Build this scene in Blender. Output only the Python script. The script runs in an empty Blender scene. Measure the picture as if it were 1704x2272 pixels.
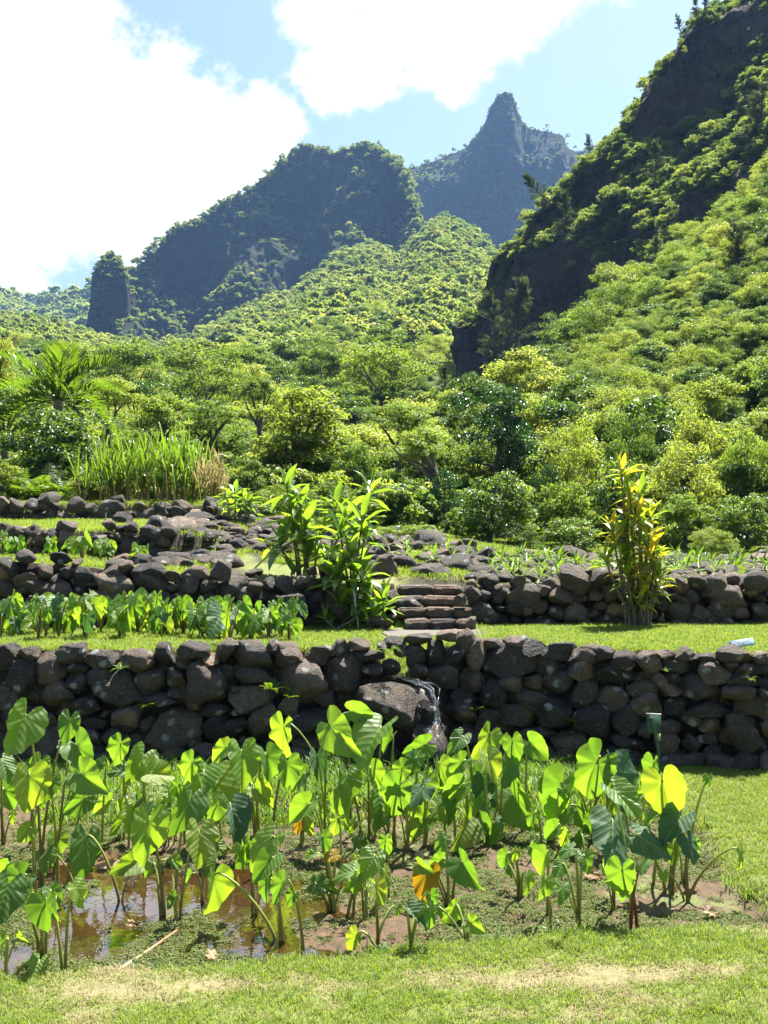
import bpy, math, random
import numpy as np
from mathutils import Vector, Matrix

SC = bpy.context.scene
COL = SC.collection
RNG = np.random.default_rng(7)
random.seed(7)

# ------------------------------------------------------------------ camera, sky, sun, exposure
EYE = 2.0          # metres above the near lawn
FPX = 2230.0       # focal length in photograph pixels (1704 x 2272)
HV = 1180.0        # photograph row of the horizon
cam = bpy.data.cameras.new('camera')
cam.sensor_fit = 'VERTICAL'; cam.sensor_height = 36.0
cam.lens = FPX / 2272 * 36.0
cam.shift_y = (HV - 1136) / 2272
cam.clip_start = 0.1; cam.clip_end = 8000
camo = bpy.data.objects.new('camera', cam); COL.objects.link(camo)
camo.location = (0, 0, EYE); camo.rotation_euler = (math.pi / 2, 0, 0)
SC.camera = camo

SUN_EL, SUN_AZ = math.radians(61), math.radians(30)      # azimuth from +Y towards +X
SUN_DIR = Vector((math.sin(SUN_AZ) * math.cos(SUN_EL), math.cos(SUN_AZ) * math.cos(SUN_EL), math.sin(SUN_EL)))
sun = bpy.data.lights.new('sun', 'SUN'); sun.energy = 5.0; sun.angle = math.radians(0.53); sun.color = (1.0, 0.95, 0.86)
suno = bpy.data.objects.new('sun', sun); COL.objects.link(suno)
suno.rotation_euler = (-SUN_DIR).to_track_quat('-Z', 'Y').to_euler(); suno.location = (20, 30, 60)

SC.view_settings.view_transform = 'Standard'; SC.view_settings.look = 'None'
SC.view_settings.exposure = 1.95; SC.view_settings.gamma = 1.0; SC.view_settings.use_curve_mapping = False
cy = SC.cycles
cy.max_bounces = 7; cy.diffuse_bounces = 3; cy.glossy_bounces = 3; cy.transmission_bounces = 4
cy.transparent_max_bounces = 8; cy.volume_bounces = 0; cy.caustics_reflective = False; cy.caustics_refractive = False
cy.use_denoising = True

D2S = 1704 / 1659
def PX(u, v, Y):                       # photograph pixel + distance -> point
    return Vector(((u - 852) / FPX * Y, Y, EYE - (v - HV) / FPX * Y))
def PD(u, v, Y):                       # the same from the 1659-wide view of it
    return PX(u * D2S, v * D2S, Y)

# ------------------------------------------------------------------ node helpers
class NT:
    def __init__(s, tree):
        s.t = tree; s.n = tree.nodes; s.l = tree.links
    def node(s, typ, **kw):
        nd = s.n.new(typ)
        for k, v in kw.items():
            if k.startswith('_'): setattr(nd, k[1:], v)
        return nd
    def put(s, sock, val):
        if hasattr(val, 'is_output'): s.l.new(val, sock)
        else: sock.default_value = val
    def math(s, op, a, b=0.0, c=0.0, clamp=False):
        nd = s.n.new('ShaderNodeMath'); nd.operation = op; nd.use_clamp = clamp
        s.put(nd.inputs[0], a); s.put(nd.inputs[1], b); s.put(nd.inputs[2], c); return nd.outputs[0]
    def vmath(s, op, a, b=(0, 0, 0)):
        nd = s.n.new('ShaderNodeVectorMath'); nd.operation = op
        s.put(nd.inputs[0], a); s.put(nd.inputs[1], b)
        return nd.outputs['Value'] if op in ('DOT_PRODUCT', 'LENGTH') else nd.outputs['Vector']
    def noise(s, vec, scale, detail=4, rough=0.55, dist=0.0):
        nd = s.n.new('ShaderNodeTexNoise'); s.put(nd.inputs['Vector'], vec)
        nd.inputs['Scale'].default_value = scale; nd.inputs['Detail'].default_value = detail
        nd.inputs['Roughness'].default_value = rough; nd.inputs['Distortion'].default_value = dist
        return nd.outputs['Fac']
    def voronoi(s, vec, scale, feature='F1', rnd=1.0):
        nd = s.n.new('ShaderNodeTexVoronoi'); nd.feature = feature; s.put(nd.inputs['Vector'], vec)
        nd.inputs['Scale'].default_value = scale; nd.inputs['Randomness'].default_value = rnd
        return nd.outputs['Distance']
    def ramp(s, fac, stops, interp='LINEAR'):
        nd = s.n.new('ShaderNodeValToRGB'); nd.color_ramp.interpolation = interp
        e = nd.color_ramp.elements
        while len(e) < len(stops): e.new(0.5)
        for i, (p, c) in enumerate(stops):
            e[i].position = p; e[i].color = (c, c, c, 1) if not hasattr(c, '__len__') else (*c[:3], 1)
        s.put(nd.inputs[0], fac); return nd.outputs[0]
    def mix(s, fac, a, b, mode='MIX'):
        nd = s.n.new('ShaderNodeMix'); nd.data_type = 'RGBA'; nd.blend_type = mode
        s.put(nd.inputs[0], fac)
        for k, v in ((6, a), (7, b)):
            if not hasattr(v, 'is_output') and len(v) == 3: v = (*v, 1)
            s.put(nd.inputs[k], v)
        return nd.outputs[2]
    def attr(s, name):
        nd = s.n.new('ShaderNodeAttribute'); nd.attribute_name = name; return nd
    def smooth(s, x, a, b):
        nd = s.n.new('ShaderNodeMapRange'); nd.interpolation_type = 'SMOOTHSTEP'
        s.put(nd.inputs[0], x); nd.inputs[1].default_value = a; nd.inputs[2].default_value = b
        return nd.outputs[0]
    def bump(s, h, strength=0.5, dist=0.02):
        nd = s.n.new('ShaderNodeBump'); nd.inputs['Strength'].default_value = strength
        nd.inputs['Distance'].default_value = dist; s.put(nd.inputs['Height'], h); return nd.outputs[0]

def new_mat(name):
    m = bpy.data.materials.new(name); m.use_nodes = True
    t = NT(m.node_tree); t.n.clear()
    out = t.n.new('ShaderNodeOutputMaterial')
    return m, t, out
def principled(t, col, rough=0.8, spec=0.3, normal=None):
    b = t.n.new('ShaderNodeBsdfPrincipled')
    if not hasattr(col, 'is_output') and len(col) == 3: col = (*col, 1)
    t.put(b.inputs['Base Color'], col); t.put(b.inputs['Roughness'], rough)
    b.inputs['Specular IOR Level'].default_value = spec
    if normal is not None: t.put(b.inputs['Normal'], normal)
    return b

# ------------------------------------------------------------------ world: Nishita sky with cumulus
world = bpy.data.worlds.new('World'); SC.world = world; world.use_nodes = True
wt = NT(world.node_tree); wt.n.clear()
sky = wt.n.new('ShaderNodeTexSky'); sky.sky_type = 'NISHITA'; sky.sun_disc = False
sky.sun_elevation = SUN_EL; sky.sun_rotation = SUN_AZ; sky.air_density = 1.0; sky.dust_density = 1.5; sky.ozone_density = 3.5
wout = wt.n.new('ShaderNodeOutputWorld')
tc = wt.n.new('ShaderNodeTexCoord').outputs['Generated']
dirn = wt.vmath('NORMALIZE', tc)
# cumulus banks: (display u, v, radius) of their lobes as directions in the sky
CLOUDS = [(60, 60, 170), (180, 40, 85), (60, 180, 130), (190, 190, 120), (300, 250, 140), (230, 380, 190), (420, 330, 150),
          (520, 330, 120), (610, 275, 55), (420, 430, 110), (300, 490, 130), (560, 350, 90), (90, 430, 150), (-60, 250, 120), (20, 600, 70), (-120, 520, 170),
          (-200, 100, 200), (690, 45, 70), (720, 110, 85), (730, 190, 65), (790, 150, 80), (850, 80, 75), (920, 90, 95), (1000, 60, 95),
          (1090, 20, 85), (980, 170, 55), (1170, -20, 60), (860, -60, 110), (1300, -160, 120)]
acc = None
warp = wt.noise(dirn, 9.0, 5, 0.6)
fine = wt.noise(dirn, 38.0, 4, 0.65)
for (u, v, r) in CLOUDS:
    d = (PD(u, v, 1) - camo.location).normalized()
    R = r * D2S / FPX * 1.15
    dist = wt.vmath('LENGTH', wt.vmath('SUBTRACT', dirn, tuple(d)))
    lob = wt.math('SUBTRACT', 1.0, wt.math('DIVIDE', dist, R))
    acc = lob if acc is None else wt.math('SMOOTH_MAX', acc, lob, 0.15)
general = wt.math('MULTIPLY_ADD', wt.noise(dirn, 3.1, 6, 0.6), 4.0, -2.55)      # the rest of the dome: scattered cumulus
inview = wt.smooth(wt.vmath('DOT_PRODUCT', dirn, (0, 0.951, 0.309)), 0.80, 0.86)
general = wt.math('SUBTRACT', general, wt.math('MULTIPLY', inview, 3.0))
acc = wt.math('MAXIMUM', acc, general)
dens = wt.math('ADD', acc, wt.math('MULTIPLY_ADD', warp, 1.5, -0.78))
dens = wt.math('ADD', dens, wt.math('MULTIPLY_ADD', fine, 1.1, -0.56))
mask = wt.smooth(dens, -0.06, 0.34)
up = wt.n.new('ShaderNodeSeparateXYZ'); wt.put(up.inputs[0], dirn)
mask = wt.math('MULTIPLY', mask, wt.smooth(up.outputs[2], -0.02, 0.06))
bg = wt.n.new('ShaderNodeBackground'); wt.put(bg.inputs[0], sky.outputs[0]); bg.inputs[1].default_value = 0.054
cl = wt.n.new('ShaderNodeBackground'); cl.inputs[0].default_value = (1.0, 1.0, 1.02, 1); cl.inputs[1].default_value = 0.35
mx = wt.n.new('ShaderNodeMixShader'); wt.put(mx.inputs[0], mask); wt.l.new(bg.outputs[0], mx.inputs[1]); wt.l.new(cl.outputs[0], mx.inputs[2])
wt.l.new(mx.outputs[0], wout.inputs[0])

# ------------------------------------------------------------------ numpy noise
def _hash(ix, iy, iz, seed):
    h = (ix * 374761393 + iy * 668265263 + iz * 2147483647 + seed * 974711) & 0xFFFFFFFF
    h = ((h ^ (h >> 13)) * 1274126177) & 0xFFFFFFFF
    h = ((h ^ (h >> 16)) * 2246822519) & 0xFFFFFFFF
    return ((h ^ (h >> 15)) & 0xFFFFFF) / float(0xFFFFFF)
def vnoise(p, seed=0):
    p = np.asarray(p, float); i = np.floor(p).astype(np.int64); f = p - i; f = f * f * (3 - 2 * f)
    r = 0
    for dx in (0, 1):
        for dy in (0, 1):
            for dz in (0, 1):
                w = (f[:, 0] if dx else 1 - f[:, 0]) * (f[:, 1] if dy else 1 - f[:, 1]) * (f[:, 2] if dz else 1 - f[:, 2])
                r = r + w * _hash(i[:, 0] + dx, i[:, 1] + dy, i[:, 2] + dz, seed)
    return r * 2 - 1
def fbm(p, octs=5, seed=0, gain=0.5, lac=2.03):
    p = np.asarray(p, float); a = 1.0; r = 0; n = 0
    for o in range(octs):
        r = r + a * vnoise(p + o * 17.3, seed + o); n += a; a *= gain; p = p * lac
    return r / n
def sstep(a, b, x):
    t = np.clip((x - a) / (b - a), 0, 1); return t * t * (3 - 2 * t)

# ------------------------------------------------------------------ mesh + object helpers
def make_mesh(name, V, F, mat=None, smooth=False, uv=None, attrs=None):
    V = np.asarray(V, np.float32); me = bpy.data.meshes.new(name)
    if isinstance(F, np.ndarray): blocks = [F]
    else: blocks = F
    if blocks and not isinstance(blocks[0], np.ndarray):
        by = {}
        for f in blocks: by.setdefault(len(f), []).append(f)
        blocks = [np.array(b) for b in by.values()]
    blocks = [b for b in blocks if len(b)]
    me.vertices.add(len(V)); me.vertices.foreach_set('co', V.ravel())
    nl = sum(b.size for b in blocks); npoly = sum(len(b) for b in blocks)
    me.loops.add(nl); me.polygons.add(npoly)
    li = np.concatenate([b.ravel() for b in blocks]).astype(np.int32)
    tot = np.concatenate([np.full(len(b), b.shape[1]) for b in blocks]).astype(np.int32)
    st = np.concatenate([[0], np.cumsum(tot)[:-1]]).astype(np.int32)
    me.loops.foreach_set('vertex_index', li); me.polygons.foreach_set('loop_start', st)
    if smooth: me.polygons.foreach_set('use_smooth', np.ones(npoly, bool))
    if uv is not None:
        ul = me.uv_layers.new(name='UVMap'); ul.data.foreach_set('uv', np.asarray(uv, np.float32)[li].ravel())
    for k, a in (attrs or {}).items():
        at = me.attributes.new(k, 'FLOAT', 'POINT'); at.data.foreach_set('value', np.asarray(a, np.float32))
    me.update(calc_edges=True)
    if mat: me.materials.append(mat)
    return me
def put(name, me, parent=None, loc=None, rot=None, scale=None, matrix=None):
    o = bpy.data.objects.new(name, me); COL.objects.link(o)
    if parent is not None: o.parent = parent
    if matrix is not None: o.matrix_local = matrix
    if loc is not None: o.location = loc
    if rot is not None: o.rotation_euler = rot
    if scale is not None: o.scale = scale if hasattr(scale, '__len__') else (scale,) * 3
    return o
def tag(o, label=None, cat=None, group=None, kind=None):
    if label: o['label'] = label
    if cat: o['category'] = cat
    if group: o['group'] = group
    if kind: o['kind'] = kind
    return o
def thing(name, label, cat, loc=(0, 0, 0), group=None):
    o = put(name, None, loc=loc); o.empty_display_size = 0.1
    return tag(o, label, cat, group)

class MB:                                    # collects shapes into one mesh
    def __init__(s): s.V = []; s.F = {}; s.n = 0; s.UV = []
    def add(s, V, F, uv=None):
        V = np.asarray(V, float); F = np.asarray(F)
        s.V.append(V); s.F.setdefault(F.shape[1], []).append(F + s.n); s.n += len(V)
        s.UV.append(np.zeros((len(V), 2)) if uv is None else np.asarray(uv, float)); return s
    def tube(s, pts, rad, sides=6, cap=True):
        P = np.asarray(pts, float); n = len(P); rad = np.broadcast_to(np.asarray(rad, float), (n,))
        T = np.gradient(P, axis=0); T /= np.linalg.norm(T, axis=1)[:, None] + 1e-9
        ref = np.array([0.31, 0.9, 0.2]) if abs(T[0] @ np.array([0, 0, 1.0])) > 0.5 else np.array([0, 0, 1.0])
        A = np.cross(T, ref); A /= np.linalg.norm(A, axis=1)[:, None] + 1e-9; B = np.cross(T, A)
        a = np.arange(sides) * 2 * math.pi / sides
        V = (P[:, None] + rad[:, None, None] * (np.cos(a)[None, :, None] * A[:, None] + np.sin(a)[None, :, None] * B[:, None])).reshape(-1, 3)
        i = np.arange(n - 1)[:, None] * sides; k = np.arange(sides)[None]; k2 = (k + 1) % sides
        F = np.stack([i + k, i + k2, i + sides + k2, i + sides + k], -1).reshape(-1, 4)
        s.add(V, F, np.repeat(np.linspace(0, 1, n), sides)[:, None] * np.array([[0, 1.0]]))
        if cap:
            s.add(np.vstack([V[-sides:]]), np.array([list(range(sides))]))
            s.add(np.vstack([V[:sides]]), np.array([list(range(sides))[::-1]]))
        return s
    def box(s, c, size, rot=None, bev=0.0):
        hx, hy, hz = (q / 2 for q in size)
        if bev <= 0:
            V = np.array([(x, y, z) for x in (-hx, hx) for y in (-hy, hy) for z in (-hz, hz)])
            F = np.array([(0, 1, 3, 2), (4, 6, 7, 5), (0, 4, 5, 1), (2, 3, 7, 6), (0, 2, 6, 4), (1, 5, 7, 3)])
            if rot is not None: V = V @ np.array(rot).T
            return s.add(V + np.array(c), F)
        # bevelled: two insets rings
        prof = [(-hz, bev), (-hz + bev, 0), (hz - bev, 0), (hz, bev)]; rings = []
        for z, ins in prof:
            x, y = hx - ins, hy - ins
            rings += [(-x, -y, z), (x, -y, z), (x, y, z), (-x, y, z)]
        V = np.array(rings); F = [(3, 2, 1, 0), (12, 13, 14, 15)]
        for r in range(3):
            for k in range(4): F.append((r * 4 + k, r * 4 + (k + 1) % 4, r * 4 + 4 + (k + 1) % 4, r * 4 + 4 + k))
        if rot is not None: V = V @ np.array(rot).T
        return s.add(V + np.array(c), np.array(F))
    def mesh(s, name, mat, smooth=True, uv=False):
        return make_mesh(name, np.vstack(s.V), [np.vstack(b) for b in s.F.values()], mat, smooth, np.vstack(s.UV) if uv else None)

def bezier(p0, p1, p2, p3, n):
    t = np.linspace(0, 1, n)[:, None]; p0, p1, p2, p3 = (np.asarray(q, float) for q in (p0, p1, p2, p3))
    return (1 - t) ** 3 * p0 + 3 * (1 - t) ** 2 * t * p1 + 3 * (1 - t) * t * t * p2 + t ** 3 * p3

def leaf_quads(C, N, size, aspect=0.5, fold=0.18, rng=None, T=None):
    """leaf-shaped folded faces: base, two sides, tip"""
    rng = rng or RNG; n = len(C); size = np.broadcast_to(size, (n,))[:, None]
    N = N / (np.linalg.norm(N, axis=1)[:, None] + 1e-9)
    if T is None: T = rng.normal(size=(n, 3))
    T = T - N * (T * N).sum(1)[:, None]; T /= np.linalg.norm(T, axis=1)[:, None] + 1e-9
    S = np.cross(N, T)
    base = C - T * size * 0.5; tip = C + T * size * 0.5 - N * size * 0.12
    l = C + S * size * aspect * 0.5 + N * size * fold - T * size * 0.06; r = C - S * size * aspect * 0.5 + N * size * fold - T * size * 0.06
    V = np.stack([base, r, tip, l], 1).reshape(-1, 3)
    i = np.arange(n)[:, None] * 4
    F = np.concatenate([i + np.array([[0, 1, 2]]), i + np.array([[0, 2, 3]])])
    return V, F

# scatter as instances (only for uncountable stuff)
def scatter(name, pts, scale, rotz, sources, label, cat, tilt=None):
    n = len(pts); me = bpy.data.meshes.new(name)
    me.vertices.add(n); me.vertices.foreach_set('co', np.asarray(pts, np.float32).ravel())
    rot = np.zeros((n, 3), np.float32); rot[:, 2] = rotz
    if tilt is not None: rot[:, :2] = tilt
    for k, typ, f, a in (('sc', 'FLOAT', 'value', scale), ('rt', 'FLOAT_VECTOR', 'vector', rot.ravel()), ('vi', 'INT', 'value', RNG.integers(0, len(sources), n))):
        at = me.attributes.new(k, typ, 'POINT')
        at.data.foreach_set(f, np.ascontiguousarray(np.broadcast_to(a, (n,)) if k == 'sc' else a, dtype=np.int32 if typ == 'INT' else np.float32))
    o = put(name, me); tag(o, label, cat, kind='stuff')
    g = bpy.data.node_groups.new(name, 'GeometryNodeTree')
    g.interface.new_socket('Geometry', in_out='INPUT', socket_type='NodeSocketGeometry')
    g.interface.new_socket('Geometry', in_out='OUTPUT', socket_type='NodeSocketGeometry')
    N = g.nodes; L = g.links
    gi = N.new('NodeGroupInput'); go = N.new('NodeGroupOutput'); ip = N.new('GeometryNodeInstanceOnPoints'); jn = N.new('GeometryNodeJoinGeometry')
    for me_s in sources:
        so = bpy.data.objects.new(me_s.name, me_s)
        oi = N.new('GeometryNodeObjectInfo'); oi.inputs['Object'].default_value = so; oi.inputs['As Instance'].default_value = True
        L.new(oi.outputs['Geometry'], jn.inputs[0])
    def na(nm, typ):
        a = N.new('GeometryNodeInputNamedAttribute'); a.data_type = typ; a.inputs['Name'].default_value = nm; return a.outputs[0]
    L.new(gi.outputs[0], ip.inputs['Points']); L.new(jn.outputs[0], ip.inputs['Instance'])
    ip.inputs['Pick Instance'].default_value = True; L.new(na('vi', 'INT'), ip.inputs['Instance Index'])
    e2r = N.new('FunctionNodeEulerToRotation'); L.new(na('rt', 'FLOAT_VECTOR'), e2r.inputs[0]); L.new(e2r.outputs[0], ip.inputs['Rotation'])
    L.new(na('sc', 'FLOAT'), ip.inputs['Scale']); L.new(ip.outputs[0], go.inputs[0])
    md = o.modifiers.new('scatter', 'NODES'); md.node_group = g
    return o
# ------------------------------------------------------------------ materials
def leaf_mat(name, stops, trans, tfac=0.45, rough=0.4, spec=0.5, island=True, veins=False, obj=0.5):
    m, t, out = new_mat(name)
    oi = t.n.new('ShaderNodeObjectInfo'); geo = t.n.new('ShaderNodeNewGeometry')
    if island: r = t.math('MULTIPLY_ADD', oi.outputs['Random'], obj, t.math('MULTIPLY', geo.outputs['Random Per Island'], 1 - obj))
    else:
        pn = t.noise(geo.outputs['Position'], 9.0, 3)
        r = t.math('ADD', t.math('MULTIPLY', oi.outputs['Random'], 0.8), t.math('MULTIPLY_ADD', pn, 0.6, -0.2))
    col = t.ramp(r, stops)
    tcol = t.mix(1.0, col, (*[c * 1.0 for c in trans], 1), 'MULTIPLY')
    normal = None; roughv = rough
    if veins:
        uv = t.n.new('ShaderNodeUVMap'); sp = t.n.new('ShaderNodeSeparateXYZ'); t.put(sp.inputs[0], uv.outputs[0])
        ax = t.math('ABSOLUTE', sp.outputs[0]); y = sp.outputs[1]
        mid = t.smooth(ax, 0.022, 0.006)
        lat = t.math('FRACT', t.math('MULTIPLY', t.math('SUBTRACT', y, t.math('MULTIPLY', ax, 0.75)), 8.0))
        lat = t.smooth(t.math('ABSOLUTE', t.math('SUBTRACT', lat, 0.5)), 0.08, 0.015)
        v = t.math('MAXIMUM', mid, t.math('MULTIPLY', lat, 0.6))
        col = t.mix(t.math('MULTIPLY', v, 0.5), col, (0.30, 0.40, 0.12))
        tcol = t.mix(t.math('MULTIPLY', v, 0.35), tcol, (0.10, 0.20, 0.01))
        blot = t.smooth(t.noise(geo.outputs['Position'], 30.0, 4, 0.65), 0.66, 0.74)
        col = t.mix(t.math('MULTIPLY', blot, 0.35), col, (0.16, 0.14, 0.03))
        soft = t.noise(geo.outputs['Position'], 14.0, 2)
        wv = t.math('SINE', t.math('MULTIPLY', t.math('SUBTRACT', y, t.math('MULTIPLY', ax, 0.75)), 50.3))
        normal = t.bump(t.math('ADD', t.math('MULTIPLY_ADD', v, -0.4, t.math('MULTIPLY', wv, 0.3)), soft), 0.45, 0.010)
        roughv = t.math('MULTIPLY_ADD', soft, 0.3, rough - 0.1)
    b = principled(t, col, roughv, spec, normal)
    tr = t.n.new('ShaderNodeBsdfTranslucent'); t.put(tr.inputs[0], tcol)
    mx = t.n.new('ShaderNodeMixShader'); mx.inputs[0].default_value = tfac
    t.l.new(b.outputs[0], mx.inputs[1]); t.l.new(tr.outputs[0], mx.inputs[2]); t.l.new(mx.outputs[0], out.inputs[0])
    return m

M = {}
# foliage: (reflected colour ramp, multiplier for the light let through)
M['taro'] = leaf_mat('taro_leaf', [(0.0, (0.05, 0.11, 0.025)), (0.4, (0.085, 0.165, 0.03)), (0.75, (0.13, 0.21, 0.035)), (1.0, (0.19, 0.23, 0.04))], (3.5, 3.3, 0.8), 0.50, 0.45, 0.4, island=False, veins=True)
M['taro_grey'] = leaf_mat('taro_leaf_bluish', [(0.0, (0.035, 0.085, 0.045)), (1.0, (0.06, 0.12, 0.05))], (2.4, 2.6, 0.7), 0.36, 0.58, 0.35, island=False, veins=True)
M['taro_yellow'] = leaf_mat('taro_leaf_yellowing', [(0.0, (0.30, 0.19, 0.015)), (1.0, (0.36, 0.26, 0.02))], (1.9, 1.5, 0.6), 0.5, 0.5, 0.3, island=False, veins=True)
M['taro_dry'] = leaf_mat('taro_leaf_dried', [(0.0, (0.34, 0.22, 0.13)), (1.0, (0.50, 0.38, 0.25))], (1.0, 0.9, 0.7), 0.3, 0.8, 0.1, island=False, veins=True)
M['ti'] = leaf_mat('ti_leaf', [(0.0, (0.065, 0.125, 0.022)), (0.5, (0.10, 0.17, 0.03)), (1.0, (0.16, 0.22, 0.045))], (3.2, 3.1, 0.8), 0.44, 0.22, 0.8, island=False)
M['ti_gold'] = leaf_mat('ti_leaf_golden', [(0.0, (0.10, 0.17, 0.025)), (0.52, (0.17, 0.23, 0.03)), (0.74, (0.36, 0.33, 0.03)), (1.0, (0.48, 0.29, 0.05))], (2.4, 2.4, 0.8), 0.44, 0.3, 0.6, island=False)
M['leaf_green'] = leaf_mat('leaf_green', [(0.0, (0.025, 0.055, 0.014)), (0.5, (0.05, 0.095, 0.02)), (1.0, (0.095, 0.14, 0.03))], (3.1, 3.0, 0.9), 0.42, 0.38, 0.55)
M['leaf_bright'] = leaf_mat('leaf_bright', [(0.0, (0.045, 0.08, 0.02)), (0.35, (0.085, 0.135, 0.028)), (0.65, (0.14, 0.175, 0.04)), (1.0, (0.22, 0.235, 0.085))], (2.9, 2.9, 1.0), 0.47, 0.48, 0.4, obj=0.65)
M['leaf_dark'] = leaf_mat('leaf_dark', [(0.0, (0.016, 0.045, 0.016)), (0.5, (0.028, 0.07, 0.022)), (1.0, (0.045, 0.10, 0.028))], (2.4, 2.6, 0.6), 0.34, 0.28, 0.7)
M['leaf_slope'] = leaf_mat('leaf_slope', [(0.0, (0.028, 0.055, 0.016)), (0.3, (0.065, 0.105, 0.024)), (0.65, (0.12, 0.16, 0.035)), (1.0, (0.20, 0.22, 0.075))], (2.9, 2.9, 1.0), 0.46, 0.5, 0.35, obj=0.7)
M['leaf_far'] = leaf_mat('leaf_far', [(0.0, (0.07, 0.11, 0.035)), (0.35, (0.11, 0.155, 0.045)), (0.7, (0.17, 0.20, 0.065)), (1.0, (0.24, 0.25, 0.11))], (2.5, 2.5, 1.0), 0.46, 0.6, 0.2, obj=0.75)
M['needle'] = leaf_mat('needle', [(0.0, (0.05, 0.075, 0.03)), (1.0, (0.09, 0.115, 0.05))], (2.0, 2.0, 0.8), 0.35, 0.6, 0.2)
M['cane_leaf'] = leaf_mat('cane_leaf', [(0.0, (0.07, 0.13, 0.02)), (0.6, (0.12, 0.19, 0.03)), (1.0, (0.20, 0.22, 0.05))], (2.4, 2.4, 0.6), 0.46, 0.4, 0.45)
M['palm_leaf'] = leaf_mat('palm_leaf', [(0.0, (0.05, 0.10, 0.02)), (1.0, (0.10, 0.16, 0.03))], (2.6, 2.6, 0.6), 0.42, 0.3, 0.6)
M['fern'] = leaf_mat('fern', [(0.0, (0.04, 0.08, 0.015)), (1.0, (0.09, 0.14, 0.025))], (2.6, 2.6, 0.6), 0.42, 0.5, 0.3)
M['grass'] = leaf_mat('grass_blade', [(0.0, (0.10, 0.17, 0.02)), (0.6, (0.16, 0.24, 0.03)), (1.0, (0.26, 0.29, 0.07))], (1.9, 1.8, 0.7), 0.42, 0.5, 0.3)
M['grass_dry'] = leaf_mat('grass_dry', [(0.0, (0.20, 0.20, 0.07)), (0.5, (0.34, 0.29, 0.15)), (1.0, (0.45, 0.38, 0.24))], (1.2, 1.1, 0.8), 0.35, 0.6, 0.2)
M['azolla'] = leaf_mat('water_fern', [(0.0, (0.08, 0.11, 0.03)), (0.6, (0.13, 0.17, 0.045)), (0.85, (0.18, 0.21, 0.07)), (1.0, (0.20, 0.13, 0.07))], (1.4, 1.4, 0.7), 0.3, 0.6, 0.2)
M['weed'] = leaf_mat('pond_weed', [(0.0, (0.06, 0.12, 0.02)), (1.0, (0.12, 0.20, 0.03))], (2.4, 2.4, 0.6), 0.42, 0.45, 0.4)

def bark(name, c1, c2, sc=8):
    m, t, out = new_mat(name); geo = t.n.new('ShaderNodeNewGeometry')
    n = t.noise(geo.outputs['Position'], sc, 5, 0.65)
    b = principled(t, t.ramp(n, [(0.3, c1), (0.7, c2)]), 0.85, 0.2, t.bump(n, 0.6, 0.02))
    t.l.new(b.outputs[0], out.inputs[0]); return m
M['bark'] = bark('bark', (0.05, 0.04, 0.03), (0.16, 0.13, 0.10))
M['bark_pale'] = bark('bark_pale', (0.10, 0.085, 0.065), (0.26, 0.22, 0.17))
M['cane'] = bark('cane', (0.16, 0.14, 0.04), (0.30, 0.20, 0.09), 14)
def stalk(name, c0, c1, c2):
    m, t, out = new_mat(name); oi = t.n.new('ShaderNodeObjectInfo'); uv = t.n.new('ShaderNodeUVMap')
    sp = t.n.new('ShaderNodeSeparateXYZ'); t.put(sp.inputs[0], uv.outputs[0])
    h = t.math('ADD', sp.outputs[1], t.math('MULTIPLY_ADD', oi.outputs['Random'], 0.5, -0.25))
    col = t.ramp(h, [(0.0, c0), (0.35, c1), (0.9, c2)])
    b = principled(t, col, 0.4, 0.5); tr = t.n.new('ShaderNodeBsdfTranslucent'); t.put(tr.inputs[0], col)
    mx = t.n.new('ShaderNodeMixShader'); mx.inputs[0].default_value = 0.2
    t.l.new(b.outputs[0], mx.inputs[1]); t.l.new(tr.outputs[0], mx.inputs[2]); t.l.new(mx.outputs[0], out.inputs[0]); return m
M['stalk'] = stalk('taro_stalk', (0.20, 0.15, 0.04), (0.28, 0.32, 0.06), (0.38, 0.46, 0.10))
M['stalk_red'] = stalk('taro_stalk_red', (0.10, 0.02, 0.015), (0.17, 0.035, 0.03), (0.22, 0.18, 0.05))
M['stalk_dry'] = stalk('taro_stalk_fallen', (0.34, 0.22, 0.12), (0.36, 0.27, 0.14), (0.30, 0.12, 0.06))
M['ti_stem'] = bark('ti_stem', (0.10, 0.08, 0.05), (0.24, 0.19, 0.13), 30)

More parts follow.
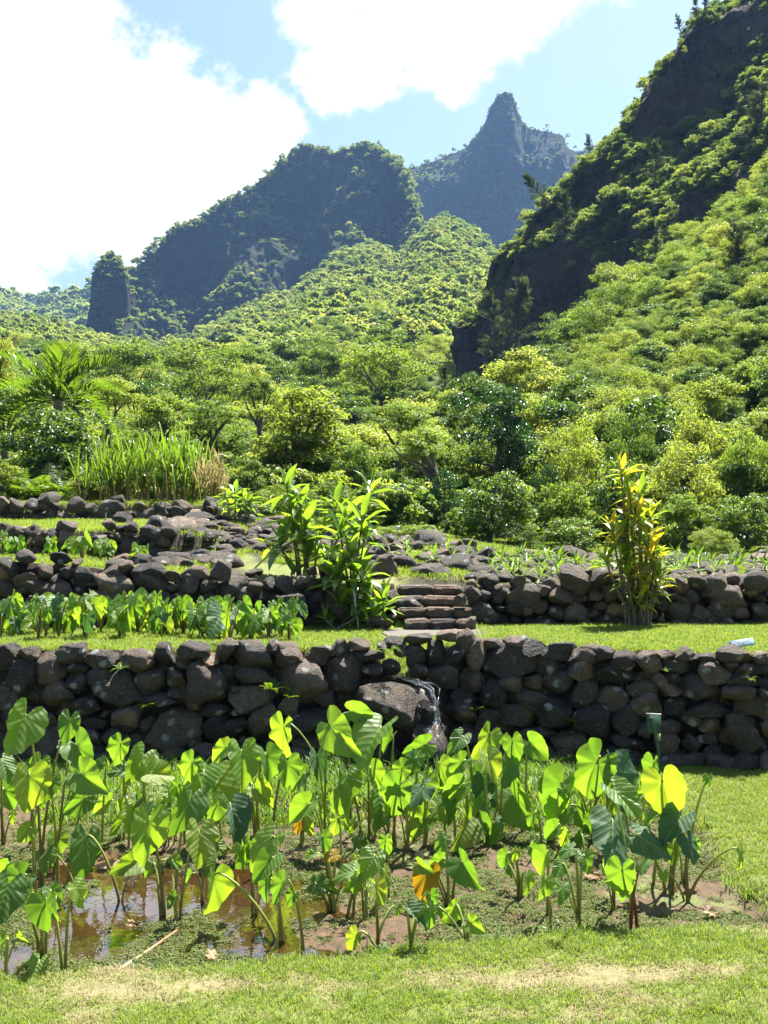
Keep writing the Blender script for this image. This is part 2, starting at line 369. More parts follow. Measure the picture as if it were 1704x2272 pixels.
def stone_mat(name, dark, mid, warm, wet=False):
    m, t, out = new_mat(name)
    geo = t.n.new('ShaderNodeNewGeometry'); oi = t.n.new('ShaderNodeObjectInfo')
    off = t.vmath('ADD', geo.outputs['Position'], t.vmath('MULTIPLY', oi.outputs['Location'], (0.3, 0.7, 0.5)))
    n1 = t.noise(off, 5.0, 6, 0.65); n2 = t.noise(off, 26.0, 5, 0.7); n3 = t.noise(off, 90.0, 4, 0.7)
    base = t.ramp(t.math('MULTIPLY_ADD', n2, 0.5, t.math('MULTIPLY', n1, 0.5)), [(0.3, dark), (0.55, mid), (0.75, [c * 1.5 for c in mid])])
    base = t.mix(t.math('MULTIPLY', t.smooth(n1, 0.48, 0.72), t.math('MULTIPLY', oi.outputs['Random'], 0.9)), base, warm)
    base = t.mix(0.8, base, t.ramp(oi.outputs['Random'], [(0.0, (0.30, 0.32, 0.34)), (0.4, (0.9, 0.88, 0.86)), (0.75, (1.3, 1.15, 1.0)), (1.0, (2.3, 2.1, 1.95))]), 'MULTIPLY')
    # lichen: pale crusts with edges of their own, some mustard
    vor = t.voronoi(t.vmath('ADD', off, (3, 1, 7)), 6.0); jag = t.math('MULTIPLY_ADD', n2, 0.55, t.math('MULTIPLY', n3, 0.25))
    lic = t.math('MULTIPLY', t.smooth(t.math('ADD', vor, jag), 0.64, 0.55), t.smooth(t.noise(off, 2.2, 2), 0.36, 0.50))
    fl = t.smooth(t.noise(off, 55.0, 3, 0.7), 0.60, 0.68)
    lic = t.math('MAXIMUM', lic, t.math('MULTIPLY', fl, 0.7))
    lcol = t.mix(t.smooth(t.noise(off, 3.7, 2), 0.60, 0.70), (0.36, 0.37, 0.34), (0.34, 0.22, 0.06))
    base = t.mix(t.math('MULTIPLY', lic, 0.9), base, lcol)
    moss = t.math('MULTIPLY', t.smooth(t.noise(off, 3.0, 5, 0.7), 0.60, 0.72), 0.6)
    base = t.mix(moss, base, (0.07, 0.085, 0.02))
    h = t.math('ADD', t.math('MULTIPLY', n2, 1.0), t.math('MULTIPLY', n3, 0.5))
    b = principled(t, base, 0.18 if wet else t.math('MULTIPLY_ADD', n2, 0.3, 0.5), 0.5 if wet else 0.35, t.bump(h, 1.0, 0.06))
    t.l.new(b.outputs[0], out.inputs[0]); return m
M['stone'] = stone_mat('basalt', (0.030, 0.024, 0.019), (0.112, 0.092, 0.074), (0.19, 0.12, 0.062))
M['stone_wet'] = stone_mat('basalt_wet', (0.015, 0.012, 0.010), (0.040, 0.032, 0.026), (0.08, 0.05, 0.03), wet=True)
M['step'] = stone_mat('step_stone', (0.06, 0.044, 0.033), (0.15, 0.115, 0.09), (0.22, 0.15, 0.10))

# ground: attributes pond / path / soil
m, t, out = new_mat('ground'); geo = t.n.new('ShaderNodeNewGeometry'); pos = geo.outputs['Position']
a_p = t.attr('pond').outputs['Fac']; a_path = t.attr('path').outputs['Fac']; a_s = t.attr('soil').outputs['Fac']
n1 = t.noise(pos, 2.2, 6, 0.65); n2 = t.noise(pos, 22.0, 5, 0.7); n3 = t.noise(pos, 120.0, 3, 0.7)
lawn = t.ramp(t.math('MULTIPLY_ADD', n3, 0.5, t.math('MULTIPLY', n2, 0.5)), [(0.3, (0.07, 0.085, 0.02)), (0.5, (0.14, 0.17, 0.035)), (0.7, (0.22, 0.21, 0.08))])
dry = t.ramp(n2, [(0.3, (0.17, 0.12, 0.07)), (0.6, (0.30, 0.23, 0.14)), (0.8, (0.36, 0.28, 0.18))])
lawn = t.mix(a_path, lawn, dry)
mud = t.ramp(t.math('MULTIPLY_ADD', n3, 0.3, t.math('MULTIPLY', n2, 0.7)), [(0.3, (0.028, 0.016, 0.008)), (0.5, (0.095, 0.056, 0.026)), (0.72, (0.16, 0.095, 0.045))])
azo = t.ramp(n3, [(0.3, (0.07, 0.10, 0.02)), (0.7, (0.17, 0.20, 0.05))])
mud = t.mix(t.smooth(t.math('MULTIPLY_ADD', n2, 0.35, n1), 0.70, 0.80), mud, azo)
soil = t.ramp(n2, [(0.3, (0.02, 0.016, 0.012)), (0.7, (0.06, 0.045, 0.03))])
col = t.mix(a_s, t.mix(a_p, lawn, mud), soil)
b = principled(t, col, t.math('MULTIPLY_ADD', a_p, -0.25, 0.85), 0.3, t.bump(t.math('MULTIPLY_ADD', n3, 0.6, n2), 0.8, 0.02))
t.l.new(b.outputs[0], out.inputs[0]); M['ground'] = m

m, t, out = new_mat('pond_water'); geo = t.n.new('ShaderNodeNewGeometry')
wn = t.bump(t.noise(geo.outputs['Position'], 18.0, 2), 0.12, 0.01)
g = t.n.new('ShaderNodeBsdfGlossy'); g.inputs['Roughness'].default_value = 0.03; t.put(g.inputs['Normal'], wn); g.inputs['Color'].default_value = (1, 1, 1, 1)
tr = t.n.new('ShaderNodeBsdfTransparent'); tr.inputs[0].default_value = (0.66, 0.56, 0.38, 1)
fr = t.n.new('ShaderNodeFresnel'); fr.inputs[0].default_value = 1.4; t.put(fr.inputs['Normal'], wn)
mx = t.n.new('ShaderNodeMixShader'); t.put(mx.inputs[0], t.math('MULTIPLY_ADD', fr.outputs[0], 1.6, 0.04, clamp=True))
t.l.new(tr.outputs[0], mx.inputs[1]); t.l.new(g.outputs[0], mx.inputs[2]); t.l.new(mx.outputs[0], out.inputs[0]); M['water'] = m

m, t, out = new_mat('falling_water'); geo = t.n.new('ShaderNodeNewGeometry')
st = t.vmath('MULTIPLY', geo.outputs['Position'], (1.0, 1.0, 0.35))
wn = t.bump(t.noise(st, 60.0, 4, 0.7), 1.0, 0.05)
g = t.n.new('ShaderNodeBsdfGlossy'); g.inputs['Roughness'].default_value = 0.15; t.put(g.inputs['Normal'], wn)
tr = t.n.new('ShaderNodeBsdfTransparent'); tr.inputs[0].default_value = (0.93, 0.94, 0.95, 1)
foam = principled(t, (0.8, 0.82, 0.85), 0.4, 0.5, wn)
mx = t.n.new('ShaderNodeMixShader'); mx.inputs[0].default_value = 0.22
t.l.new(tr.outputs[0], mx.inputs[1]); t.l.new(g.outputs[0], mx.inputs[2])
m2 = t.n.new('ShaderNodeMixShader'); t.put(m2.inputs[0], t.math('MULTIPLY', t.smooth(t.noise(st, 34.0, 3, 0.7), 0.63, 0.70), 0.5))
t.l.new(mx.outputs[0], m2.inputs[1]); t.l.new(foam.outputs[0], m2.inputs[2]); t.l.new(m2.outputs[0], out.inputs[0]); M['fall'] = m

def cliff_mat(name, rock1, rock2, green1, green2, sc, streak=0.5, cut=(0.30, 0.62)):
    m, t, out = new_mat(name); geo = t.n.new('ShaderNodeNewGeometry'); pos = geo.outputs['Position']
    sq = t.vmath('MULTIPLY', pos, (1, 1, 0.35)); n1 = t.noise(sq, sc, 8, 0.65); n2 = t.noise(pos, sc * 6, 5, 0.7); n3 = t.noise(pos, sc * 0.3, 4, 0.6)
    rock = t.ramp(t.math('MULTIPLY_ADD', n2, 0.5, t.math('MULTIPLY', n1, 0.5)), [(0.35, rock1), (0.65, rock2)])
    pale = t.smooth(t.noise(t.vmath('MULTIPLY', pos, (1, 1, 0.12)), sc * 3, 4, 0.7), 0.62, 0.72)
    rock = t.mix(t.math('MULTIPLY', pale, streak), rock, (0.16, 0.15, 0.13))
    gr = t.ramp(n2, [(0.35, green1), (0.65, green2)])
    nz = t.n.new('ShaderNodeSeparateXYZ'); t.put(nz.inputs[0], geo.outputs['Normal'])
    f = t.smooth(t.math('ADD', nz.outputs[2], t.math('MULTIPLY_ADD', n1, 0.8, t.math('MULTIPLY_ADD', n3, 0.7, -0.75))), *cut)
    b = principled(t, t.mix(f, rock, gr), 0.9, 0.15, t.bump(t.math('ADD', n1, n2), 1.0, 0.5 / sc * 0.35))
    t.l.new(b.outputs[0], out.inputs[0]); return m
M['cliff_near'] = cliff_mat('cliff_near', (0.003, 0.0027, 0.0023), (0.105, 0.085, 0.064), (0.02, 0.028, 0.008), (0.09, 0.11, 0.03), 0.30, 0.45, (0.55, 0.95))
M['cliff_far'] = cliff_mat('cliff_far', (0.008, 0.009, 0.009), (0.026, 0.026, 0.023), (0.012, 0.020, 0.008), (0.030, 0.044, 0.014), 0.035, 0.10, (0.0, 0.45))
M['forest_floor'] = cliff_mat('forest_floor', (0.012, 0.015, 0.006), (0.03, 0.035, 0.012), (0.015, 0.024, 0.007), (0.04, 0.055, 0.014), 0.1, 0.0)

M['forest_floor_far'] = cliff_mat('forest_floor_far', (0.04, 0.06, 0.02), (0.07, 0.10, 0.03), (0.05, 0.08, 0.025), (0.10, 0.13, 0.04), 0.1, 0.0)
def plain(name, c, rough=0.5, spec=0.4, sc=20, var=0.25):
    m, t, out = new_mat(name); geo = t.n.new('ShaderNodeNewGeometry'); n = t.noise(geo.outputs['Position'], sc, 5, 0.65)
    col = t.ramp(n, [(0.3, [x * (1 - var) for x in c]), (0.7, [min(1, x * (1 + var)) for x in c])])
    b = principled(t, col, t.math('MULTIPLY_ADD', n, 0.2, rough - 0.1), spec); t.l.new(b.outputs[0], out.inputs[0]); return m
M['sign_green'] = plain('sign_green_paint', (0.035, 0.075, 0.05), 0.45)
M['sign_blue'] = plain('sign_blue_paint', (0.28, 0.45, 0.62), 0.5)
M['sign_white'] = plain('sign_white', (0.8, 0.8, 0.8), 0.5, var=0.05)
M['sign_ply'] = plain('sign_wood', (0.35, 0.33, 0.16), 0.7)
M['metal'] = plain('galvanised_metal', (0.30, 0.33, 0.33), 0.45, 0.5)
M['gravel'] = plain('gravel', (0.13, 0.12, 0.10), 0.9, 0.2, 90, 0.5)
# ------------------------------------------------------------------ near ground
def yw1(x): return np.interp(x, [-8, -3.4, -1, 0.3, 0.9, 2.0, 3.3, 8], [8.75, 8.70, 8.78, 8.95, 9.0, 8.75, 8.40, 7.6])
def y2(x): return np.interp(x, [-8, -4, -1.5, -0.9, -0.3, 1, 8], [10.8, 10.9, 11.1, 11.25, 11.5, 11.55, 11.4])
def t2z(x): return np.interp(x, [-8, -4, -1, 8], [1.72, 1.66, 1.40, 1.42])
def b16(x): return np.interp(x, [-8, -5, -2.2, 0.5, 3, 8], [2.4, 2.3, 2.2, 1.9, 1.66, 1.6])
def pond_front(x): return 4.86 + 0.175 * x + 0.04 * np.sin(x * 2.1)
def pond_mask(x, y):
    e = 0.10
    f = sstep(-e, e, y - pond_front(x) - 0.05 * np.sin(x * 9) * 0.5)
    r = sstep(-e, e, 2.08 + 0.06 * np.sin(y * 4) - x - 0.9 * np.clip(y - 6.9, 0, 2) ** 2)
    bk = sstep(-e, e, 7.55 + 0.12 * np.sin(x * 2.7) - y)
    return f * r * bk
ST_X0, ST_X1, ST_Y0, ST_N, ST_D = 0.17, 0.98, 10.95, 4, 0.30
def H(x, y):
    x, y = np.broadcast_arrays(np.asarray(x, float), np.asarray(y, float)); sh = x.shape; x = x.ravel(); y = y.ravel()
    p3 = np.stack([x, y, 0 * x], 1)
    bump = 0.02 * fbm(p3 * 1.7, 3, 3) + 0.006 * fbm(p3 * 9, 2, 5)
    pm = pond_mask(x, y)
    lawn = bump + 0.03 * np.clip(x - 2.1, 0, 4) + np.clip(4.0 - y, 0, 50) * 0.01
    mudn = fbm(p3 * 5.5, 5, 11, 0.6)
    deep = 0.045 * sstep(0.25, -0.7, x + 0.25 * fbm(p3 * 1.3, 3, 21)) * sstep(6.5, 5.9, y)
    mud = -0.072 + 0.04 * mudn - deep
    z0 = lawn * (1 - pm) + mud * pm
    # first terrace
    z1 = 0.93 + bump + 0.02 * np.abs(x) * 0.3
    notch = np.exp(-((x - 0.16) / 0.16) ** 2) * sstep(10.0, 9.2, y)
    z1 = z1 - 0.22 * notch
    s1 = sstep(0.10, 0.22, y - yw1(x))
    z = z0 * (1 - s1) + z1 * s1
    # second level and beyond
    wl = sstep(-1.9, -3.0, x)
    tz = t2z(x) + bump
    right = tz + (b16(x) - t2z(x)) * np.clip((y - y2(x) - 0.3) / (16 - y2(x)), 0, 1)
    left = tz + (2.0 - t2z(x)) * sstep(13.45, 13.58, y) + 0.2 * np.clip((y - 13.6) / 2.9, 0, 1) + 0.27 * sstep(16.6, 16.8, y)
    hi = left * wl + right * (1 - wl)
    hi = hi + 0.05 * np.clip(y - 16.8, 0, 6) + 0.075 * np.clip(y - 22.8, 0, 120)
    s2 = sstep(0.10, 0.25, y - y2(x))
    inst = (x > ST_X0 - 0.05) & (x < ST_X1 + 0.05)
    s2 = np.where(inst, sstep(ST_Y0 + 0.1, ST_Y0 + ST_N * ST_D - 0.05, y), s2)
    hi = np.where(inst, np.maximum(z1, hi - 0.10 * sstep(12.4, 12.0, y)), hi)
    z = z * (1 - s2) + hi * s2
    return z.reshape(sh)
def H1(x, y): return float(H(np.array([x]), np.array([y]))[0])
def ground_hit(u, v, zoff=0.0):                 # photograph pixel -> point on the near ground (first hit along the ray)
    d = PX(u, v, 1.0); ys = np.arange(3.0, 60, 0.02); xs = d.x * ys; zs = EYE + (d.z - EYE) * ys
    below = np.nonzero(zs <= H(xs, ys) + zoff)[0]
    k = below[0] if len(below) else -1
    return Vector((xs[k], ys[k], H1(xs[k], ys[k])))

def axis(segs):
    a = [segs[0][0]]
    for lo, hi, st in segs: a += list(np.arange(lo + st, hi + st * 0.5, st))
    return np.array(a)
gx = np.concatenate([-np.geomspace(1550, 9, 34), axis([(-8.6, -4.4, 0.12), (-4.4, 4.4, 0.035), (4.4, 8.6, 0.12)]), np.geomspace(9, 1550, 34)])
gy = np.concatenate([[-150, -70, -30, -10, -3], axis([(-1, 3.2, 0.3), (3.2, 8.9, 0.035), (8.9, 12.5, 0.05), (12.5, 18, 0.09), (18, 24, 0.3)]), np.geomspace(25, 1500, 40)])
GX, GY = np.meshgrid(gx, gy); GZ = H(GX, GY)
V = np.stack([GX.ravel(), GY.ravel(), GZ.ravel()], 1); nx = len(gx)
ii = (np.arange(len(gy) - 1)[:, None] * nx + np.arange(nx - 1)[None]).ravel()
F = np.stack([ii, ii + 1, ii + nx + 1, ii + nx], 1)
x, y = V[:, 0], V[:, 1]
pond_a = pond_mask(x, y)
pn = fbm(V * [0.9, 1.6, 0], 4, 31)
path_a = sstep(0.10, 0.45, pn + 0.5 * fbm(V * [5, 7, 0], 3, 33) + 0.40 * np.exp(-((y - 4.48 - 0.10 * x) / 0.13) ** 2) - 0.20 + 0.10 * np.clip(x, -2, 1)) * sstep(5.0, 4.65, y - 0.15 * x) * 0.6
path_a = np.maximum(path_a, 0.4 * sstep(0.3, 0.5, fbm(V * [2, 2, 0], 3, 40)) * (y > 8.9) * (y < 16))
gz = np.gradient(GZ, gy, axis=0).ravel()
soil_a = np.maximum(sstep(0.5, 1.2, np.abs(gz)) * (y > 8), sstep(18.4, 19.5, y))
wl = sstep(-1.9, -3.0, x)
soil_a = np.maximum(soil_a, (1 - wl) * sstep(0.2, 0.5, y - y2(x)) * sstep(-0.2, 0.15, fbm(V * [1.4, 1.4, 0], 3, 50)) * 0.9)
tag(put('ground', make_mesh('ground', V, F, M['ground'], True, attrs={'pond': pond_a, 'path': path_a, 'soil': soil_a})), 'grassy terraced ground with a muddy planting pond sunk into the lawn', 'ground', kind='structure')

# pond water
wx = np.arange(-7, 2.3, 0.1); wy = np.arange(3.6, 7.8, 0.1); WX, WY = np.meshgrid(wx, wy)
keep = pond_mask(WX, WY) > 0.35
vid = np.arange(WX.size).reshape(WX.shape)
cell = keep[:-1, :-1] & keep[1:, :-1] & keep[:-1, 1:] & keep[1:, 1:]
F = np.stack([vid[:-1, :-1][cell], vid[:-1, 1:][cell], vid[1:, 1:][cell], vid[1:, :-1][cell]], 1)
tag(put('pond_water', make_mesh('pond_water', np.stack([WX.ravel(), WY.ravel(), np.full(WX.size, -0.088)], 1), F, M['water'], True)), 'shallow brown water standing in the taro pond', 'water', kind='structure')

# ------------------------------------------------------------------ mountains: lofted 3D land forms
def loft(rows, nu, nv, amp, sc, seed, zsq=0.4, fluting=0.0, fade=None, strata=0.0):
    s = np.linspace(0, 1, nu); R = []
    for row in rows:
        a = np.array([tuple(PD(u, v, Y)) for u, v, Y in row])
        q = np.array([p[0] for p in row], float); q = (q - q[0]) / (q[-1] - q[0])
        R.append(np.stack([np.interp(s, q, a[:, k]) for k in range(3)], 1))
    R = np.array(R); k = np.linspace(0, len(rows) - 1, nv); i = np.minimum(k.astype(int), len(rows) - 2); f = (k - i)[:, None, None]
    G = R[i] * (1 - f) + R[i + 1] * f
    du = np.gradient(G, axis=1); dv = np.gradient(G, axis=0); N = np.cross(du, dv); N /= np.linalg.norm(N, axis=2)[..., None] + 1e-9
    if (N[..., 1].mean() > 0) and N[..., 2].mean() < 0: N = -N
    P = G.reshape(-1, 3); q = P * np.array([1, 1, zsq]) / sc
    d = fbm(q, 6, seed, 0.55) * amp
    if fluting:
        q2 = P * np.array([1, 1, 0.08]) / (sc * 0.45); d = d - fluting * (np.abs(fbm(q2, 4, seed + 50)) - 0.22)
    if strata:
        zz_ = P[:, 2] / strata + 1.5 * fbm(P / (sc * 1.5), 3, seed + 70); fz = zz_ - np.floor(zz_)
        d = d + 0.35 * strata * (sstep(0.0, 0.75, fz) - fz) * (0.6 + 0.8 * fbm(P / sc, 2, seed + 71)) + 0.9 * fbm(P * np.array([1, 1, 0.6]) / (sc * 0.22), 4, seed + 72) - 2.6 * (np.abs(fbm(P * np.array([1, 1, 0.3]) / (sc * 0.36), 4, seed + 73)) - 0.2) + 1.2 * np.round(2.5 * vnoise(P * np.array([1, 1, 0.45]) / 3.2, seed + 74)) / 2.5
    if fade is not None: d = d * np.repeat(np.interp(np.arange(nv) / (nv - 1) * (len(rows) - 1), np.arange(len(rows)), fade), nu)
    return (P + N.reshape(-1, 3) * d[:, None]).reshape(nv, nu, 3)
def grid_obj(name, G, mat, label, cat, kind='structure'):
    nv, nu, _ = G.shape; ii = (np.arange(nv - 1)[:, None] * nu + np.arange(nu - 1)[None]).ravel()
    F = np.stack([ii, ii + 1, ii + nu + 1, ii + nu], 1)
    return tag(put(name, make_mesh(name, G.reshape(-1, 3), F, mat, True)), label, cat, kind=kind)
def sample_grid(G, n, rng, mask=None):
    """n random points on a lofted sheet, even in area; returns position, normal and (s, t)"""
    A = G[:-1, :-1]; B = G[:-1, 1:]; C = G[1:, :-1]; nn = np.cross(B - A, C - A); ar = np.linalg.norm(nn, axis=2)
    if mask is not None: ar = ar * mask
    p = ar.ravel() / ar.sum(); k = rng.choice(p.size, n, p=p); i, j = np.divmod(k, ar.shape[1]); a, b = rng.random((2, n, 1))
    P = A[i, j] + (B[i, j] - A[i, j]) * a + (C[i, j] - A[i, j]) * b
    N = nn[i, j] / (np.linalg.norm(nn[i, j], axis=1)[:, None] + 1e-9); N *= np.where(N[:, 2:3] < 0, -1, 1)
    return P, N

# the far spire and its shoulder
peak_top = [(560, 560, 1100), (700, 430, 1080), (800, 395, 1060), (870, 366, 1050), (905, 358, 1040), (970, 335, 1030), (1005, 320, 1020), (1030, 292, 1015), (1050, 258, 1010), (1060, 226, 1010), (1075, 205, 1010),
            (1090, 195, 1010), (1104, 199, 1010), (1111, 212, 1010), (1118, 240, 1010), (1128, 262, 1010), (1145, 278, 1010), (1180, 281, 1005), (1215, 290, 1000), (1224, 318, 1000), (1250, 328, 1000), (1282, 318, 995), (1300, 332, 990), (1400, 420, 980), (1700, 600, 960)]
def shift_row(row, dv, dY, fu=1.0, cu=1000): return [(cu + (u - cu) * fu, v + dv * (1 if not callable(dv) else 1), Y + dY) for u, v, Y in row]
peak_back = [(u, max(v, 330) + 260, Y + 160) for u, v, Y in peak_top]
peak_mid = [(u, 0.45 * v + 0.55 * (430 + 0.02 * abs(u - 1000)), Y - 30) for u, v, Y in peak_top]
peak_low = [(u, 560 + 0.05 * abs(u - 1000), Y - 75) for u, v, Y in peak_top]
peak_base = [(u, 700, Y - 130) for u, v, Y in peak_top]
G_peak = loft([peak_back, peak_top, peak_mid, peak_low, peak_base], 300, 130, 9, 60, 5, 0.5, 16, fade=[1, 0.12, 0.7, 1, 1])
grid_obj('mountain_spire', G_peak, M['cliff_far'], 'far bluish mountain with a pointed rock spire on its ridge', 'mountain')

# the long ridge in the middle distance
rid_top = [(255, 640, 640), (275, 592, 650), (290, 582, 655), (330, 547, 665), (385, 495, 680), (430, 486, 690), (470, 447, 700), (520, 426, 710), (590, 377, 720), (640, 327, 730), (660, 318, 735), (690, 326, 735),
           (720, 336, 735), (770, 326, 730), (805, 318, 725), (840, 342, 705), (865, 368, 690), (882, 402, 670), (900, 452, 650), (912, 512, 630), (918, 560, 620)]
rid_back = [(u, v + 200, Y + 150) for u, v, Y in rid_top]
def lerp_row(top, base, f, dY): return [(a[0] * (1 - f) + b[0] * f, a[1] * (1 - f) + b[1] * f, a[2] * (1 - f) + b[2] * f + dY) for a, b in zip(top, base)]
rid_base_v = [(250, 760), (300, 775), (400, 760), (440, 745), (540, 690), (620, 650), (700, 608), (745, 570), (790, 545), (870, 575), (914, 560), (925, 580)]
bu = [q[0] for q in rid_base_v]; bv = [q[1] for q in rid_base_v]
rid_base = [(u, float(np.interp(u, bu, bv)) + 12, Y - 70 - 25 * math.sin(i * 1.1)) for i, (u, v, Y) in enumerate(rid_top)]
rid_foot = [(u, v + 60, Y - 50) for u, v, Y in rid_base]
G_rid = loft([rid_back, rid_top, lerp_row(rid_top, rid_base, 0.25, 8), lerp_row(rid_top, rid_base, 0.5, 18), lerp_row(rid_top, rid_base, 0.8, 5), rid_base, rid_foot], 360, 170, 9, 45, 9, 0.4, 26, fade=[1, 0.35, 0.8, 1, 1, 1, 1])
grid_obj('mountain_ridge', G_rid, M['cliff_far'], 'long dark cliffed ridge rising to twin humps left of the spire', 'mountain')

# the free-standing pillar at the ridge's left end
ang = np.linspace(0, 2 * math.pi, 64); zz = np.linspace(0, 1, 60); Pc = PD(236, 745, 600); Pt = PD(236, 550, 600); hgt = (Pt - Pc).z; wpx = D2S / FPX * 600
rr = np.interp(zz, [0, 0.2, 0.5, 0.7, 0.8, 0.88, 0.95, 1.0], [52, 44, 40, 37, 32, 25, 14, 0.5]) * wpx
cxo = np.interp(zz, [0, 1], [-2, 3]) * wpx
G_pil = np.stack([Pc.x + cxo[:, None] + rr[:, None] * np.cos(ang)[None], Pc.y + 1.2 * rr[:, None] * np.sin(ang)[None], Pc.z + hgt * zz[:, None] + 0 * ang[None]], -1)
sh = G_pil.shape; q = G_pil.reshape(-1, 3)
dd = (fbm(q * [1, 1, 0.3] / 9, 5, 3) * 4.0)[:, None] * np.stack([np.cos(ang), np.sin(ang), 0 * ang], 1)[None].repeat(60, 0).reshape(-1, 3)
G_pil = (q + dd).reshape(sh); G_pil[:, -1] = G_pil[:, 0]
grid_obj('rock_pillar', G_pil, M['cliff_far'], 'rounded free-standing rock pillar at the left end of the ridge', 'rock pillar')

# hills far to the left
hl = [(-500, 560, 1250), (-150, 590, 1250), (0, 628, 1240), (30, 640, 1240), (60, 646, 1240), (100, 640, 1230), (150, 630, 1220), (200, 618, 1200), (300, 600, 1180), (420, 620, 1150)]
G_hill = loft([[(u, v + 120, Y + 200) for u, v, Y in hl], hl, [(u, v + 60, Y - 150) for u, v, Y in hl], [(u, 780, 700) for u, v, Y in hl]], 120, 60, 8, 50, 12, 1.0)
grid_obj('far_hills', G_hill, M['cliff_far'], 'low hazy wooded hills far off on the left', 'hills')

# wooded slope below the ridge
us = [-700, -300, 0, 120, 200, 300, 400, 540, 640, 740, 800, 870, 920, 960, 1000, 1045, 1075, 1130, 1300]
top_v = [640, 660, 690, 705, 735, 765, 745, 672, 628, 556, 530, 560, 498, 478, 505, 545, 590, 680, 800]
top_Y = [560, 560, 560, 560, 555, 540, 540, 545, 560, 590, 600, 590, 585, 580, 560, 530, 500, 440, 300]
s_top = list(zip(us, top_v, top_Y))
s_bk = [(u, v + 40, Y + 60) for u, v, Y in s_top]
s_m1 = [(u, v * 0.62 + 0.38 * 850, Y * 0.62 + 20 * math.sin(i * 1.3)) for i, (u, v, Y) in enumerate(s_top)]
s_m2 = [(u, v * 0.25 + 0.75 * 865 + float(sstep(945, 1000, u)) * 140, Y * 0.33 + 8 * math.sin(i * 1.9)) for i, (u, v, Y) in enumerate(s_top)]
s_bt = [(u, 960 + float(sstep(945, 1000, u)) * 40, 62) for u, v, Y in s_top]
s_bb = [(u, 1400, 44) for u, v, Y in s_top]
G_slope = loft([s_bk, s_top, s_m1, s_m2, s_bt, s_bb], 200, 110, 9, 60, 15, 1.0, fade=[1, 1, 1, 0.6, 0.1, 0])
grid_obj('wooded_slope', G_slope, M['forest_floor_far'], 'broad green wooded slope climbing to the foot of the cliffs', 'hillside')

# near right-hand mountain: cliffs over a shrubby slope
c_top = [(985, 708, 150), (1038, 692, 147), (1044, 645, 145), (1060, 600, 143), (1066, 562, 142), (1138, 512, 140), (1160, 462, 138), (1215, 432, 136), (1250, 382, 134), (1300, 342, 132), (1340, 312, 131), (1350, 290, 131), (1372, 260, 130),
         (1390, 212, 130), (1440, 168, 129), (1468, 102, 128), (1490, 68, 128), (1560, 36, 127), (1625, 10, 126), (1700, -60, 125), (1900, -260, 120), (2300, -500, 112), (2800, -700, 100)]
c_top = [(u, v, Y + float(np.interp(u, [1150, 1350, 1659], [0, 7, 14]))) for u, v, Y in c_top]
c_us = [p[0] for p in c_top]
def crow(pairs, Yf): return [(u, float(np.interp(u, [q[0] for q in pairs], [q[1] for q in pairs])), Yf(u)) for u in c_us]
base_pairs = [(985, 880), (1030, 850), (1100, 795), (1160, 755), (1240, 705), (1290, 650), (1360, 605), (1430, 540), (1500, 505), (1560, 480), (1620, 425), (1700, 370), (1900, 250), (2300, 50), (2800, -100)]
ledge = [(985, 716), (1040, 705), (1066, 640), (1150, 545), (1200, 520), (1260, 505), (1330, 480), (1420, 470), (1500, 440), (1580, 400), (1640, 340), (1700, 300), (1900, 120), (2300, -120), (2800, -300)]
upper = [(985, 712), (1040, 698), (1066, 600), (1150, 495), (1215, 450), (1290, 400), (1350, 330), (1430, 300), (1500, 270), (1580, 240), (1640, 180), (1700, 110), (1900, -80), (2300, -300), (2800, -500)]
Yb = lambda u: float(np.interp(u, [985, 1659, 2800], [140, 104, 70]))
c_back = [(u + 25 + (70 if u < 1050 else 0), v + 40, Y + 60) for u, v, Y in c_top]
c_up = crow(upper, lambda u: float(np.interp(u, [985, 1150, 1350, 1659, 2800], [148, 142, 139, 132, 110])))
c_le2 = crow([(u, v - 8) for u, v in ledge], lambda u: float(np.interp(u, [985, 1659, 2800], [147, 111, 86])))
c_le = crow(ledge, lambda u: float(np.interp(u, [985, 1659, 2800], [143, 108, 80])))
c_base = crow(base_pairs, Yb)
c_foot = crow([(u, v + 60) for u, v in base_pairs], lambda u: Yb(u) - 12)
G_cliff = loft([c_back, c_top, c_up, c_le2, c_le, c_base, c_foot], 480, 300, 1.9, 16, 21, 0.5, 2.4, strata=5.0, fade=[1, 0.45, 1, 1, 1, 1, 1])
grid_obj('mountain_cliff', G_cliff, M['cliff_near'], 'near dark cliff mountain climbing steeply to the upper right', 'mountain')

r_top = [(985, 940, 120), (1030, 880, 112), (1100, 825, 102), (1160, 785, 98), (1240, 738, 94), (1290, 685, 93), (1360, 637, 92), (1430, 570, 91), (1500, 530, 90), (1560, 500, 88), (1620, 445, 86), (1700, 350, 84), (1900, 230, 78), (2300, 30, 66), (2800, -120, 56)]
r_bk = [(u, v + 25, Y + 16) for u, v, Y in r_top]
r_m = [(u, v * 0.5 + 0.5 * np.interp(u, [985, 1659, 2800], [930, 880, 600]), Y * 0.66) for u, v, Y in r_top]
r_b = [(u, np.interp(u, [985, 1659, 2800], [985, 960, 850]), 38 - 0.003 * (u - 985)) for u, v, Y in r_top]
r_bb = [(u, 1350, 27 - 0.002 * (u - 985)) for u, v, Y in r_top]
G_rs = loft([r_bk, r_top, r_m, r_b, r_bb], 200, 120, 1.6, 14, 25, 1.0, fade=[1, 1, 1, 0.5, 0])
grid_obj('shrub_slope', G_rs, M['forest_floor'], 'steep slope below the near cliff, covered in bright shrubs', 'hillside')
